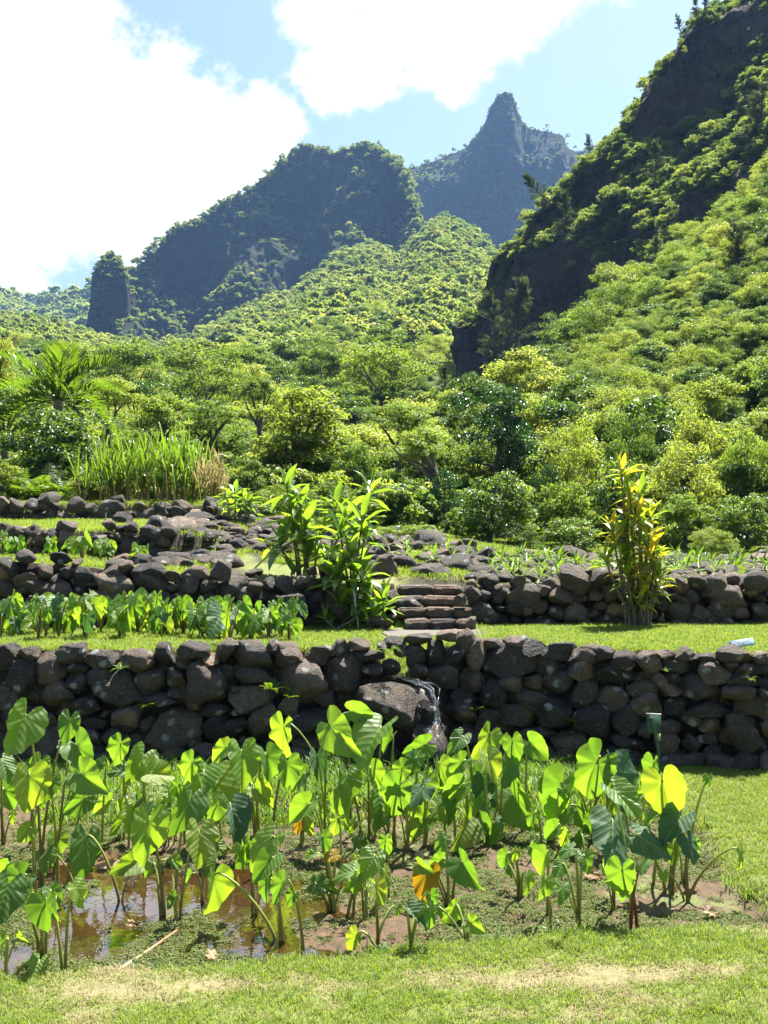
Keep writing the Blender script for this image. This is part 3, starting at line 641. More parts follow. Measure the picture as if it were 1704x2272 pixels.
# ------------------------------------------------------------------ stones
def ico(sub):
    import bmesh
    bm = bmesh.new(); bmesh.ops.create_icosphere(bm, subdivisions=sub, radius=1.0)
    bm.verts.ensure_lookup_table(); V = np.array([v.co[:] for v in bm.verts]); F = np.array([[v.index for v in f.verts] for f in bm.faces]); bm.free(); return V, F
IV, IF = ico(4)
IV3, IF3 = ico(3)
def stone_mesh(seed, mat, V=None, F=None, rough=1.0):
    r = np.random.default_rng(seed); V = (IV if V is None else V).copy(); F = IF if F is None else F
    e = r.uniform(0.62, 0.9); P = np.sign(V) * np.abs(V) ** e; P /= np.abs(P).max()      # squarish boulder
    P = V * 0.35 + P * 0.65
    for _ in range(r.integers(9, 16)):                                                   # broken faces
        n = r.normal(size=3); n /= np.linalg.norm(n); d = r.uniform(0.52, 0.92); h = P @ n - d
        P = P - np.where(h > 0, h * 0.95, 0)[:, None] * n
    P *= (1 + rough * (0.15 * fbm(P * 1.3 + seed, 3, seed) + 0.075 * fbm(P * 4.0 + seed, 3, seed + 9) + 0.04 * fbm(P * 11.0 + seed, 3, seed + 5)))[:, None]
    P -= P.mean(0); P /= np.abs(P).max(0)
    return make_mesh('stone', P, F, mat, True)
STONES = [stone_mesh(100 + i, M['stone']) for i in range(16)]
STONES_S = [stone_mesh(200 + i, M['stone'], IV3, IF3) for i in range(12)]
WET = [stone_mesh(300 + i, M['stone_wet']) for i in range(3)]
srng = np.random.default_rng(77)
def stone(parent, c, half, meshes=STONES, roll=0.0, yaw=None, name='stone'):
    me = meshes[srng.integers(len(meshes))]
    yaw = srng.choice([0, math.pi]) + srng.normal(0, 0.2) if yaw is None else yaw
    o = put(name, me, parent, Vector(c) - parent.location, (srng.normal(0, 0.12), roll + srng.normal(0, 0.05), yaw), half)
    return o

# the front wall, stone by stone: centre x, y, width, height (in half-views of the photograph), optional roll
WL = [(30,150,110,105),(120,145,85,80),(205,205,150,140),(300,145,165,90),(435,165,150,85),(590,175,140,105),(705,140,95,95),(835,130,130,90),(790,170,70,80),(910,170,70,60),(972,120,78,100),(1085,155,170,135),(1178,110,80,65),(1245,150,140,110),(1380,150,105,85),(1470,120,100,80),(1550,100,90,50),(1585,148,130,55),(1650,110,40,40),
 (80,245,140,160),(230,320,165,130),(330,200,90,55),(325,270,115,100),(430,245,110,100),(505,290,190,140),(655,270,130,130),(755,245,85,80),(895,270,200,180),(975,220,70,80),(1085,235,175,85),(1300,270,215,190),(1485,235,165,175),(1610,215,90,60),
 (40,340,120,110),(20,290,60,60),(75,420,170,120),(365,370,120,90),(550,410,130,90),(680,340,180,60),(840,360,60,45),(790,320,120,80),(1075,340,190,120),(925,395,130,70),(1005,295,50,40),(1130,430,130,170),(1310,440,220,110,-14),(1405,330,90,80),
 (410,440,120,65),(505,435,80,50),(555,455,70,50),(455,400,40,30),(390,495,90,60),(490,500,120,80),(220,540,150,200),(745,490,270,200),(570,530,80,90),(940,470,130,120),(1020,450,100,80),(1350,520,200,70),(1200,560,110,100),(60,560,180,160),(1500,610,180,110),
 (640,610,170,80),(740,620,130,100),(420,560,100,60),(330,600,140,120),(900,570,150,80),(1050,560,120,90),(150,640,120,80),(1440,540,110,90),(1420,640,100,80),(540,620,130,80),(30,700,90,60),(200,690,80,50),(880,640,100,60),(1000,640,120,60),(1150,660,140,70),(1300,650,120,70),(1250,370,90,90),(1030,380,80,50),(640,440,60,60),(180,440,100,80)]
WR = [(30,200,80,70),(75,130,60,50),(45,100,90,60),(145,150,100,80),(155,75,120,60),(135,115,70,40),(225,150,95,130),(150,210,90,70),(355,90,85,110),(280,60,100,50),(310,150,130,80,40),(400,140,85,140),(265,235,150,110),(545,170,235,150),(470,95,100,45),(570,85,110,50),(640,125,110,90),(715,185,115,110),(760,135,160,80),(880,145,150,85),(960,135,90,60),(1040,170,120,90),(860,215,150,95),(1010,230,175,110),(1150,175,115,100),(1220,145,80,45),(1310,145,105,65),(1265,195,110,70),(1400,155,110,40),(1430,230,140,120),(1530,150,165,90),(1640,160,80,60),(1505,195,50,70),(1565,205,70,45),(1640,210,80,55),(1570,250,140,75),
 (380,255,115,100),(555,265,105,70),(655,260,85,60),(755,265,120,100),(1130,240,80,60),(1195,255,70,80),(1250,240,60,60),(1240,295,80,70),(1365,300,175,130),(1540,305,175,70),(1120,295,120,80),(1650,320,50,60),(1645,265,50,50),
 (470,315,120,130),(350,330,120,90),(655,345,185,130,15),(870,320,125,125),(995,330,130,95),(1150,360,160,110,15),(1270,375,90,90),(1415,385,205,75,-5),(1600,370,140,90),
 (570,410,180,110),(740,400,150,140),(915,420,170,140),(1045,425,110,130),(340,395,130,90),(440,430,130,100),(1240,455,90,65),(1415,450,130,70),(1545,440,160,100),(1330,420,70,60),
 (820,525,180,90),(660,490,160,80),(1055,525,165,75),(1225,530,100,120),(1405,510,100,55),(1570,510,190,120,-28),(1340,530,90,90),(1425,560,90,60),(500,520,200,100),(360,500,180,100),
 (800,600,190,80),(1335,600,140,80),(1500,625,190,80),(1620,615,130,80),(930,590,130,80),(1060,590,120,70),(1180,610,120,70),(620,630,110,70),(560,600,120,80),(450,600,140,90),(330,610,150,100),(690,560,90,60),(1130,470,60,60),(1650,400,60,60),(1660,460,60,80)]
wall = thing('stone_wall', 'dry-stone retaining wall of dark boulders behind the taro pond', 'stone wall', (0, 8.8, 0))
K = 0.51356
zmin = []
def wall_stone(u, v, w, h, roll=0, front=0.0):
    Y = 8.8
    for _ in range(3):
        X = (u - 852) / FPX * Y; z = EYE - (v - HV) / FPX * Y
        Y = float(yw1(X)) + 0.16 * (z - 0.5) + 0.02 - front
    s = Y / FPX; hx, hz = w * s / 2 * 1.15, h * s / 2 * 1.13; dy = max(0.11, min(0.26, 0.5 * (hx + hz) * srng.uniform(0.9, 1.15)))
    return stone(wall, (X, Y + dy * 0.45 + srng.normal(0, 0.015), z), (hx, dy, hz), roll=math.radians(roll))
for q in WL: wall_stone(q[0] * K, 1380 + q[1] * K, q[2] * K, q[3] * K, q[4] if len(q) > 4 else 0)
for q in WR: wall_stone(852 + q[0] * K, 1380 + q[1] * K, q[2] * K, q[3] * K, q[4] if len(q) > 4 else 0)
# foot course, chinking stones deep in the joints, and the wall's run beyond the frame
for X in np.arange(-3.5, 3.6, 0.27):
    w = srng.uniform(0.12, 0.2); Y = float(yw1(X)); stone(wall, (X + srng.normal(0, 0.05), Y - 0.03, H1(X, Y - 0.1) + 0.03), (w, 0.15, srng.uniform(0.07, 0.12)), STONES_S)
for _ in range(72):
    X = srng.uniform(-3.6, 3.6); z = srng.uniform(0.1, 0.86); Y = float(yw1(X)) + 0.17 + 0.16 * (z - 0.5)
    if 0.0 < X < 0.45 and z > 0.5: continue
    stone(wall, (X, Y, z), (srng.uniform(0.10, 0.17), 0.09, srng.uniform(0.08, 0.13)), STONES_S)
for sx in (-1, 1):
    for X in np.arange(3.6, 4.4, 0.34):
        for z in np.arange(0.1, 1.0, 0.24):
            w = srng.uniform(0.14, 0.2); XX = sx * (X + srng.normal(0, 0.05)); stone(wall, (XX, float(yw1(XX)) + 0.1 + 0.15 * (z - 0.5), z + srng.normal(0, 0.03)), (w, 0.17, srng.uniform(0.11, 0.15)))

# waterfall boulders and the water running over them
fb = thing('waterfall_boulder', 'big lichen-spotted boulder that the little waterfall runs over', 'boulder', (0.13, 8.7, 0.4))
c = PX(880, 1562, 8.85); stone(fb, c, (0.40, 0.33, 0.20), [stone_mesh(336, M['stone'], rough=1.5)], yaw=0.25, roll=0.12, name='boulder')
wb = thing('wet_boulder', 'wet dark boulder at the foot of the waterfall', 'boulder', (0.4, 8.5, 0.1))
c = PX(945, 1590, 8.62); stone(wb, c, (0.10, 0.16, 0.17), [WET[2]], yaw=0.2, name='boulder')
c = PX(952, 1645, 8.5); stone(wb, c, (0.20, 0.22, 0.15), [WET[1]], yaw=0.5, name='boulder')
def sheet(name, pts, widths, mat, label):
    P = np.array(pts); n = 40; t_ = np.linspace(0, 1, n); q = np.linspace(0, 1, len(P))
    C = np.stack([np.interp(t_, q, P[:, k]) for k in range(3)], 1); W = np.interp(t_, q, widths); a = np.linspace(-1, 1, 13)
    G = C[:, None] + np.stack([a[None] * W[:, None], 0 * a[None] + 0 * W[:, None], -0.03 * a[None] ** 2 + 0 * W[:, None]], -1)
    q = G.reshape(-1, 3); d = fbm(q * [20, 20, 6], 4, 8) * 0.022; q = q + np.stack([d * 0.6, -np.abs(d), d], 1)
    nu = 13; ii = (np.arange(n - 1)[:, None] * nu + np.arange(nu - 1)[None]).ravel(); F = np.stack([ii, ii + 1, ii + nu + 1, ii + nu], 1)
    o = put(name, make_mesh(name, q, F, mat, True)); return tag(o, label, 'water', kind='structure')
WAT = [tuple(PX(884, 1495, 9.1)), tuple(PX(905, 1506, 8.86)), tuple(PX(940, 1516, 8.62)), tuple(PX(960, 1528, 8.47)), tuple(PX(968, 1560, 8.41)), tuple(PX(972, 1600, 8.39)), tuple(PX(966, 1618, 8.34)), tuple(PX(962, 1628, 8.24)), tuple(PX(974, 1650, 8.20)), tuple(PX(978, 1688, 8.19))]
def strands(name, pts, spread, mat, label):
    P = np.array(pts); mb = MB(); q = np.linspace(0, 1, len(P)); t_ = np.linspace(0, 1, 46)
    for k in range(9):
        a = srng.uniform(0, 0.45) if k > 4 else 0.0; b = srng.uniform(0.65, 1.0) if k > 4 else 1.0; tt = a + (b - a) * t_
        C = np.stack([np.interp(tt, q, P[:, j]) for j in range(3)], 1); w = np.interp(tt, q, spread); o = srng.uniform(-1, 1)
        C[:, 0] += o * w + 0.012 * np.sin(tt * 19 + k * 2.1); C[:, 1] -= 0.01 * srng.random() + 0.006 * np.sin(tt * 31 + k); C[:, 2] += 0.008 * fbm(C * 25, 3, k)
        mb.tube(C, np.interp(t_, [0, 0.1, 0.9, 1], [0.001, 0.0045, 0.003, 0.001]) * (1 + 0.6 * np.sin(tt * 60 + k)), 5)
    for k in range(40):
        i = srng.uniform(0.4, 1); c = np.array([np.interp(i, q, P[:, j]) for j in range(3)]) + srng.normal(size=3) * [0.05, 0.03, 0.02]; r = srng.uniform(0.002, 0.005)
        mb.add(c + r * np.array([(1, 0, 0), (-1, 0, 0), (0, 1, 0), (0, -1, 0), (0, 0, 1.4), (0, 0, -1.4)]), np.array([(0, 2, 4), (2, 1, 4), (1, 3, 4), (3, 0, 4), (2, 0, 5), (1, 2, 5), (3, 1, 5), (0, 3, 5)]))
    return tag(put(name, mb.mesh(name, mat, True)), label, 'water', kind='structure')
strands('waterfall', WAT, [0.05, 0.07, 0.08, 0.05, 0.022, 0.018, 0.07, 0.08, 0.03, 0.02], M['fall'], 'thin sparkling waterfall spilling over the boulder in the wall')

# ------------------------------------------------------------------ upper walls and rubble, in courses
def course_wall(name, label, x0, x1, yl, zb, zt, size, batter=0.12, skip=None, meshes=STONES_S):
    w = thing(name, label, 'stone wall', (0.5 * (x0 + x1), float(yl(0.5 * (x0 + x1))), 0.9))
    for lay in (0, 1):
        x = x0
        nxt = 0.0
        zl = {}
        rows = max(1, int(round((max(zt(x0), zt(x1), zt((x0 + x1) / 2)) - min(zb(x0), zb(x1))) / (size * 0.72))))
        for r in range(rows + 1):
            x = x0 + srng.uniform(-0.1, 0.1)
            while x < x1:
                wd = size * srng.choice([0.6, 0.9, 1.3, 1.9], p=[0.3, 0.35, 0.25, 0.1]) * srng.uniform(0.85, 1.15) * (0.8 if lay else 1); hh = min(wd, size * 1.5) * srng.uniform(0.6, 1.0)
                cx = x + wd / 2; b, tp = zb(cx), zt(cx); z = b + (r + 0.4) * size * 0.72 + srng.normal(0, 0.035)
                x += wd * 0.93
                if z > tp - 0.02 + srng.normal(0, 0.05): continue
                if skip and skip(cx, z): continue
                if lay and srng.random() < 0.55: continue
                dy = size * srng.uniform(0.5, 0.7)
                stone(w, (cx, yl(cx) + batter * (z - b) + (0.14 if lay else 0.0) + srng.normal(0, 0.02), z), (wd / 2 * 1.16, dy, hh / 2 * 1.15), meshes, roll=srng.normal(0, 0.25))
    return w
f = lambda fn: (lambda x: float(fn(x)))
course_wall('stone_wall', 'low dark stone wall behind the second taro patch, on the left', -5.6, -0.75, lambda x: float(y2(x)) - 0.06, lambda x: 0.9, lambda x: float(t2z(x)) + 0.08, 0.20)
course_wall('stone_wall', 'stone wall right of the stone steps, behind the upper lawn', 1.02, 6.2, lambda x: float(y2(x)) - 0.06, lambda x: 0.9, lambda x: float(t2z(x)) + 0.08 + 0.06 * math.sin(x * 3), 0.21)
course_wall('stone_wall', 'short stone wall left of the stone steps, behind the green ti shrub', -0.78, 0.14, lambda x: float(y2(x)) - 0.06, lambda x: 0.9, lambda x: float(t2z(x)) + 0.04, 0.21)
course_wall('stone_wall', 'grey stone wall above the bright young taro, far left', -6.5, -2.9, lambda x: 13.42, lambda x: 1.62, lambda x: 2.06, 0.18)
course_wall('stone_wall', 'topmost row of stones along the upper lawn, far left', -8.0, -2.1, lambda x: 16.55 + 0.03 * x, lambda x: 2.17, lambda x: 2.50 if x < -4 else 2.40, 0.24)
# rubble banks
def bank(name, label, n, xr, yr, size, pw=1.0, cond=None, nrm=0.35):
    w = thing(name, label, 'rock bank', ((xr[0] + xr[1]) / 2, (yr[0] + yr[1]) / 2, 1.5)); k = 0
    done = []
    while k < n:
        X = srng.uniform(*xr); Y = srng.uniform(*yr); k += 1
        if cond and not cond(X, Y): continue
        s = size * srng.uniform(0.5, 1.0) ** pw * srng.choice([0.7, 1, 1, 1.5], p=[0.3, 0.3, 0.25, 0.15])
        if any((X - a) ** 2 + (Y - b) ** 2 < (0.75 * (s + r)) ** 2 for a, b, r in done): continue
        done.append((X, Y, s))
        stone(w, (X, Y, H1(X, Y) + s * nrm * 0.5), (s * srng.uniform(0.9, 1.3), s * srng.uniform(0.8, 1.1), s * srng.uniform(0.55, 0.8)), STONES_S, yaw=srng.uniform(0, 6.28))
    return w
rub = lambda X, Y: Y > float(y2(X)) + 0.12 and not (ST_X0 - 0.1 < X < ST_X1 + 0.1 and Y < 12.6)
bank('rubble_bank', 'bank of loose dark rocks with sprouts, right of the steps', 900, (1.0, 6.4), (11.6, 14.6), 0.15, cond=rub)
bank('rubble_bank', 'rocky ground between the steps and the shaded trees', 260, (-0.9, 1.3), (12.7, 15.6), 0.20, cond=rub)
bank('rubble_bank', 'tumbled rocks of the stream bed stepping down the left slope', 800, (-3.3, -1.05), (11.9, 16.6), 0.17, cond=lambda X, Y: rub(X, Y) and X < -1.0 - 0.42 * (Y - 12.3) + 0.9 and (X < -1.9 or Y > 13.4))
bank('rubble_bank', 'line of rocks along the thicket edge at the right', 70, (2.6, 6.5), (14.7, 15.4), 0.20)
def boulder(u, v, Y, hw, hh, label, me=None):
    c = PD(u, v, Y); s = Y / FPX * D2S; b = thing('boulder', label, 'boulder', (c.x, c.y, c.z - hh * s)); stone(b, c, (hw * s, hw * s * 0.8, hh * s), [me or STONES[srng.integers(16)]], name='rock'); return b
boulder(935, 1240, 12.6, 48, 26, 'tan sloping boulder just above the stone steps', STONES[5])
boulder(830, 1228, 12.3, 40, 32, 'dark boulder behind the green ti shrub, left of the steps')
boulder(213, 1182, 13.1, 27, 27, 'round grey boulder in front of the upper left wall', STONES[7])
boulder(262, 1128, 15.2, 26, 24, 'big dark boulder at the right end of the upper lawn mound')
boulder(440, 1215, 12.6, 55, 18, 'long flat grey boulder in the stream bed')
boulder(505, 1180, 13.6, 15, 14, 'small round upright rock beside the stream bed')
boulder(430, 1122, 15.8, 32, 18, 'wide dark boulder below the dry cane')
boulder(820, 1345, 10.9, 30, 15, 'flat boulder at the left foot of the stone steps')
boulder(1018, 1345, 10.85, 12, 15, 'small post-like rock at the right foot of the steps')
boulder(735, 1318, 11.15, 40, 32, 'pale grey boulder under the green ti shrub')
boulder(628, 1316, 11.0, 38, 34, 'pale grey boulder at the right end of the upper taro patch')
boulder(995, 1298, 11.25, 15, 17, 'round rock beside the second step from the top')
boulder(1645, 1203, 15.0, 26, 17, 'dark boulder at the thicket edge on the far right', STONES[2])

# stone steps
st = thing('stone_steps', 'flight of four low stone steps between the upper walls', 'steps', ((ST_X0 + ST_X1) / 2, ST_Y0, 0.93))
stm = []
def slab_mesh(seed):
    r = np.random.default_rng(seed); nx_, ny_, nz_ = 9, 5, 4
    mb = MB()
    import bmesh
    bm = bmesh.new(); bmesh.ops.create_cube(bm, size=2.0); bmesh.ops.bevel(bm, geom=bm.edges[:], offset=0.16, segments=2, affect='EDGES')
    bmesh.ops.subdivide_edges(bm, edges=bm.edges[:], cuts=2, use_grid_fill=True); bmesh.ops.triangulate(bm, faces=bm.faces[:])
    bm.verts.ensure_lookup_table(); V = np.array([v.co[:] for v in bm.verts]); F = np.array([[v.index for v in fc.verts] for fc in bm.faces]); bm.free()
    V = V * (1 + 0.07 * fbm(V * 1.4 + seed, 4, seed))[:, None]
    return make_mesh('step_block', V, F, M['step'], True)
SL = [slab_mesh(400 + i) for i in range(5)]
for k in range(ST_N):
    zt_ = 0.93 + (k + 1) * 0.108; yf = ST_Y0 + k * ST_D; off = [0.06, -0.02, -0.04, -0.02][k]; w_end = [0.84, 0.82, 0.74, 0.74][k]
    x = ST_X0 + off; xe = ST_X0 + w_end; n = [3, 3, 2, 2][k]
    ws = srng.uniform(0.7, 1.4, n); ws = ws / ws.sum() * (xe - x)
    for w_ in ws:
        h = 0.062; put('step_block', SL[srng.integers(5)], st, Vector((x + w_ / 2, yf + 0.17, zt_ - h)) - st.location, (srng.normal(0, 0.02), srng.normal(0, 0.025), srng.normal(0, 0.03)), (w_ / 2 * 0.985, 0.19, h)); x += w_
# gravel landing in front of the steps
gv = np.array([(a, b) for b in np.linspace(10.25, 10.98, 8) for a in np.linspace(0.02, 1.1, 12)]); gz_ = H(gv[:, 0], gv[:, 1]) + 0.012
ii = (np.arange(7)[:, None] * 12 + np.arange(11)[None]).ravel()
tag(put('gravel_path', make_mesh('gravel_path', np.c_[gv + 0.04 * np.c_[vnoise(np.c_[gv * 7, gz_], 1), vnoise(np.c_[gv * 7, gz_], 2)], gz_], np.stack([ii, ii + 1, ii + 13, ii + 12], 1), M['gravel'], True)), 'small gravel landing at the foot of the steps', 'path', kind='structure')

# ------------------------------------------------------------------ signs and stakes
def rotm(rx, ry, rz): return np.array((Matrix.Rotation(rz, 3, 'Z') @ Matrix.Rotation(ry, 3, 'Y') @ Matrix.Rotation(rx, 3, 'X')))
c = PX(1646, 1427, 8.95); gz0 = H1(c.x, c.y)
sg = thing('sign', 'small white and blue PRIVATE PROPERTY sign on the upper lawn', 'sign', (c.x, c.y, gz0))
R = rotm(math.radians(-28), math.radians(-7), math.radians(12))
bw, bh = 0.235, 0.066
put('board', MB().box((0, 0, 0), (bw, 0.010, bh), R, 0.002).mesh('board', M['sign_blue'], False), sg, c - sg.location)
# two white panels with the words
fw = Vector(R @ np.array([0, -1, 0])); rx = Vector(R @ np.array([1, 0, 0])); uz = Vector(R @ np.array([0, 0, 1]))
def word(txt, xo, wid, hgt_):
    cu = bpy.data.curves.new('lettering', 'FONT'); cu.body = txt; cu.align_x = 'CENTER'; cu.align_y = 'CENTER'; cu.size = hgt_; cu.extrude = 0.0008
    cu.offset = 0.003; cu.space_character = 0.95
    cu.materials.append(M['sign_white'])
    tmp = bpy.data.objects.new('lettering', cu); COL.objects.link(tmp); bpy.context.view_layer.update()
    me = bpy.data.meshes.new_from_object(tmp.evaluated_get(bpy.context.evaluated_depsgraph_get())); bpy.data.objects.remove(tmp); bpy.data.curves.remove(cu)
    if not me.materials: me.materials.append(M['sign_white'])
    o = put('lettering', me, sg); o.matrix_local = Matrix.Translation(c - sg.location + fw * 0.0075 + rx * xo) @ Matrix((rx, uz, fw)).transposed().to_4x4() @ Matrix.Diagonal((wid, 1, 1, 1)); return o
word('PRIVATE', -0.056, 0.48, 0.054); word('PROPERTY', 0.055, 0.415, 0.054)
put('post', MB().box((0, 0.008, (c.z - gz0) / 2 - 0.02), (0.014, 0.006, c.z - gz0 - 0.01)).mesh('post', M['metal'], False), sg)

c = PX(1451, 1606, 8.15); g0 = ground_hit(1462, 1725); base = Vector((c.x + 0.035, c.y, H1(c.x, c.y)))
sg2 = thing('plant_sign', 'tilted dark green plant label on a post before the wall', 'sign', base)
R = rotm(math.radians(-12), math.radians(6), math.radians(18))
loc = c - base
put('board', MB().box((0, 0, 0), (0.125, 0.014, 0.15), R, 0.003).mesh('board', M['sign_green'], False), sg2, loc)
put('cap', MB().box(R @ np.array([0, 0, 0.079]), (0.13, 0.022, 0.008), R).mesh('cap', M['sign_white'], False), sg2, loc)
put('post', MB().tube([(0, 0.02, -0.1), np.array(loc) * 0.5 + [0.012, -0.02, 0.03], np.array(loc) + [-0.028, -0.022, 0.055]], 0.014, 6).mesh('post', M['sign_green'], True), sg2)
put('label_plate', MB().box((0.03, 0.004, -0.10), (0.055, 0.006, 0.07), R).mesh('label_plate', M['sign_ply'], False), sg2, loc)
def stake(u, v0, v1, Y, lean, label):
    a = PD(u, v1, Y); b = PD(u + lean, v0, Y); o = thing('stake', label, 'stake', (a.x, a.y, a.z))
    put('rod', MB().tube([(0, 0, -0.1), (b - a)], 0.010, 6).mesh('rod', M['metal']), o)
    put('clip', MB().box(np.array(b - a) + [0, -0.008, -0.03], (0.03, 0.012, 0.06), None, 0.003).mesh('clip', M['sign_green'], False), o)
stake(228, 1098, 1150, 14.2, 1, 'thin metal stake beside the big boulder on the upper left lawn')
stake(776, 1262, 1350, 10.9, -14, 'leaning grey metal stake in front of the green ti shrub')
c = PD(858, 1139, 14.6); o = thing('label_stake', 'tiny white plant label behind the ti shrub', 'sign', (c.x, c.y, H1(c.x, c.y)))
put('plate', MB().box((0, 0, c.z - o.location.z), (0.07, 0.008, 0.04)).mesh('plate', M['sign_white'], False), o)
put('rod', MB().tube([(0, 0.01, -0.05), (0, 0.01, c.z - o.location.z)], 0.006, 5).mesh('rod', M['metal']), o)
# ------------------------------------------------------------------ taro
HALF = [(0.0, -0.03), (0.035, -0.13), (0.085, -0.24), (0.16, -0.32), (0.25, -0.315), (0.335, -0.24), (0.395, -0.12), (0.425, 0.02), (0.415, 0.15), (0.375, 0.29), (0.305, 0.43), (0.215, 0.56), (0.11, 0.67), (0.0, 0.76)]
def taro_leaf_mesh(seed, mat, cup=0.25, wave=0.03, droop=0.3, curl=0.0, torn=0.0):
    r = np.random.default_rng(seed); h = np.array(HALF); q = np.linspace(0, 1, len(h)); t_ = np.linspace(0, 1, 25)
    right = np.stack([np.interp(t_, q, h[:, 0]), np.interp(t_, q, h[:, 1])], 1); left = right[::-1][1:-1] * [-1, 1]
    O = np.vstack([right, left]); n = len(O); O = O * (1 + 0.025 * r.normal(size=(n, 1)))
    if torn: O = O * (1 - torn * (r.random((n, 1)) < 0.12) * r.uniform(0.1, 0.3, (n, 1)))
    fr = np.array([0.28, 0.55, 0.8, 1.0]); V = [np.zeros((1, 2))]
    for f_ in fr: V.append(O * f_)
    P = np.vstack(V); x, y = P[:, 0], P[:, 1]; rad = np.hypot(x, y)
    ph = r.uniform(0, 6.28, 3); s = np.arctan2(x, y)
    z = cup * np.abs(x) - droop * np.clip(y, 0, 1) ** 2 - droop * 0.9 * np.clip(-y, 0, 1) ** 2 - curl * x * x
    edge = (rad / 0.75) ** 2
    z = z + wave * (np.sin(7 * s + ph[0]) + 0.6 * np.sin(13 * s + ph[1])) * edge * 1.6 + 0.06 * r.normal() * x
    z = z + 0.004 * np.sin((y - 0.75 * np.abs(x)) * 50.3) * np.clip(np.abs(x) * 6, 0, 1)
    F3 = [(0, 1 + (k + 1) % n, 1 + k) for k in range(n)]; F4 = []
    for j in range(3):
        a = 1 + j * n; b_ = a + n
        F4 += [(b_ + k, b_ + (k + 1) % n, a + (k + 1) % n, a + k) for k in range(n)]
    F3 = np.array(F3)[:, ::-1]
    return make_mesh('leaf', np.stack([x, y, z], 1), [F3, np.array(F4)], mat, True, uv=P)
trng = np.random.default_rng(5)
LEAVES = {}
for key, cnt in (('taro', 9), ('taro_grey', 4), ('taro_yellow', 2), ('taro_dry', 3)):
    LEAVES[key] = [taro_leaf_mesh(500 + i + 20 * len(key), M[key], trng.uniform(0.0, 0.9), trng.uniform(0.025, 0.065) * (2.5 if key == 'taro_dry' else 1), trng.uniform(0.1, 0.55), trng.uniform(0, 0.6), 0.5 if key in ('taro_yellow', 'taro_dry') else 0.0) for i in range(cnt)]

def orient(ang, tilt, yaw):
    """leaf frame: normal faces the viewer's side, raised by tilt; tip towards image angle ang"""
    n = Vector((math.sin(yaw) * math.cos(tilt), -math.cos(yaw) * math.cos(tilt), math.sin(tilt)))
    d = Vector((math.cos(ang), 0, math.sin(ang))); d = d - n * d.dot(n)
    if d.length < 0.15: d = Vector((0, -1, -0.6)) - n * Vector((0, -1, -0.6)).dot(n)
    d.normalize(); x = d.cross(n); return x, d, n
def add_leaf(plant, base, c, L, W, ang, tilt, kind='taro', stalk='stalk', petiole=True, r0=0.010, rng=trng):
    """c: world centre, L, W: apparent size in metres"""
    yaw = math.acos(min(0.98, max(0.25, W / (0.80 * L)))) * rng.choice([-1, 1]) * 0.9
    x, d, n = orient(math.radians(ang), math.radians(tilt), yaw)
    pl = math.hypot(d.x, d.z); s = 0.95 * min(L / max(pl, 0.55), L * 1.6) / 1.06
    at = Vector(c) - d * (0.2 * s)
    Mx = Matrix.Translation(at - plant.location) @ Matrix((x, d, n)).transposed().to_4x4() @ Matrix.Diagonal((s * rng.uniform(0.76, 0.95), s, s, 1))
    me = LEAVES[kind][rng.integers(len(LEAVES[kind]))]
    lf = put('leaf', me, plant, matrix=Mx)
    if petiole:
        b = Vector(base); hgt_ = max(at.z - b.z, 0.05)
        p1 = b + Vector((0.15 * (at.x - b.x), 0.15 * (at.y - b.y), 0.65 * hgt_)); arch = 0.16 * s + 0.02
        p2 = at - d * (0.25 * s) + Vector((0, 0, arch)) - n * 0.02
        pts = bezier(b - Vector((0, 0, 0.03)), p1, p2, at - n * 0.002, 10) - np.array(plant.location)
        sk = MB().tube(pts, np.linspace(r0, r0 * 0.42, 10), 6).mesh('stalk', M[stalk], True, uv=True); sk.transform(Mx.inverted()); put('stalk', sk, lf)

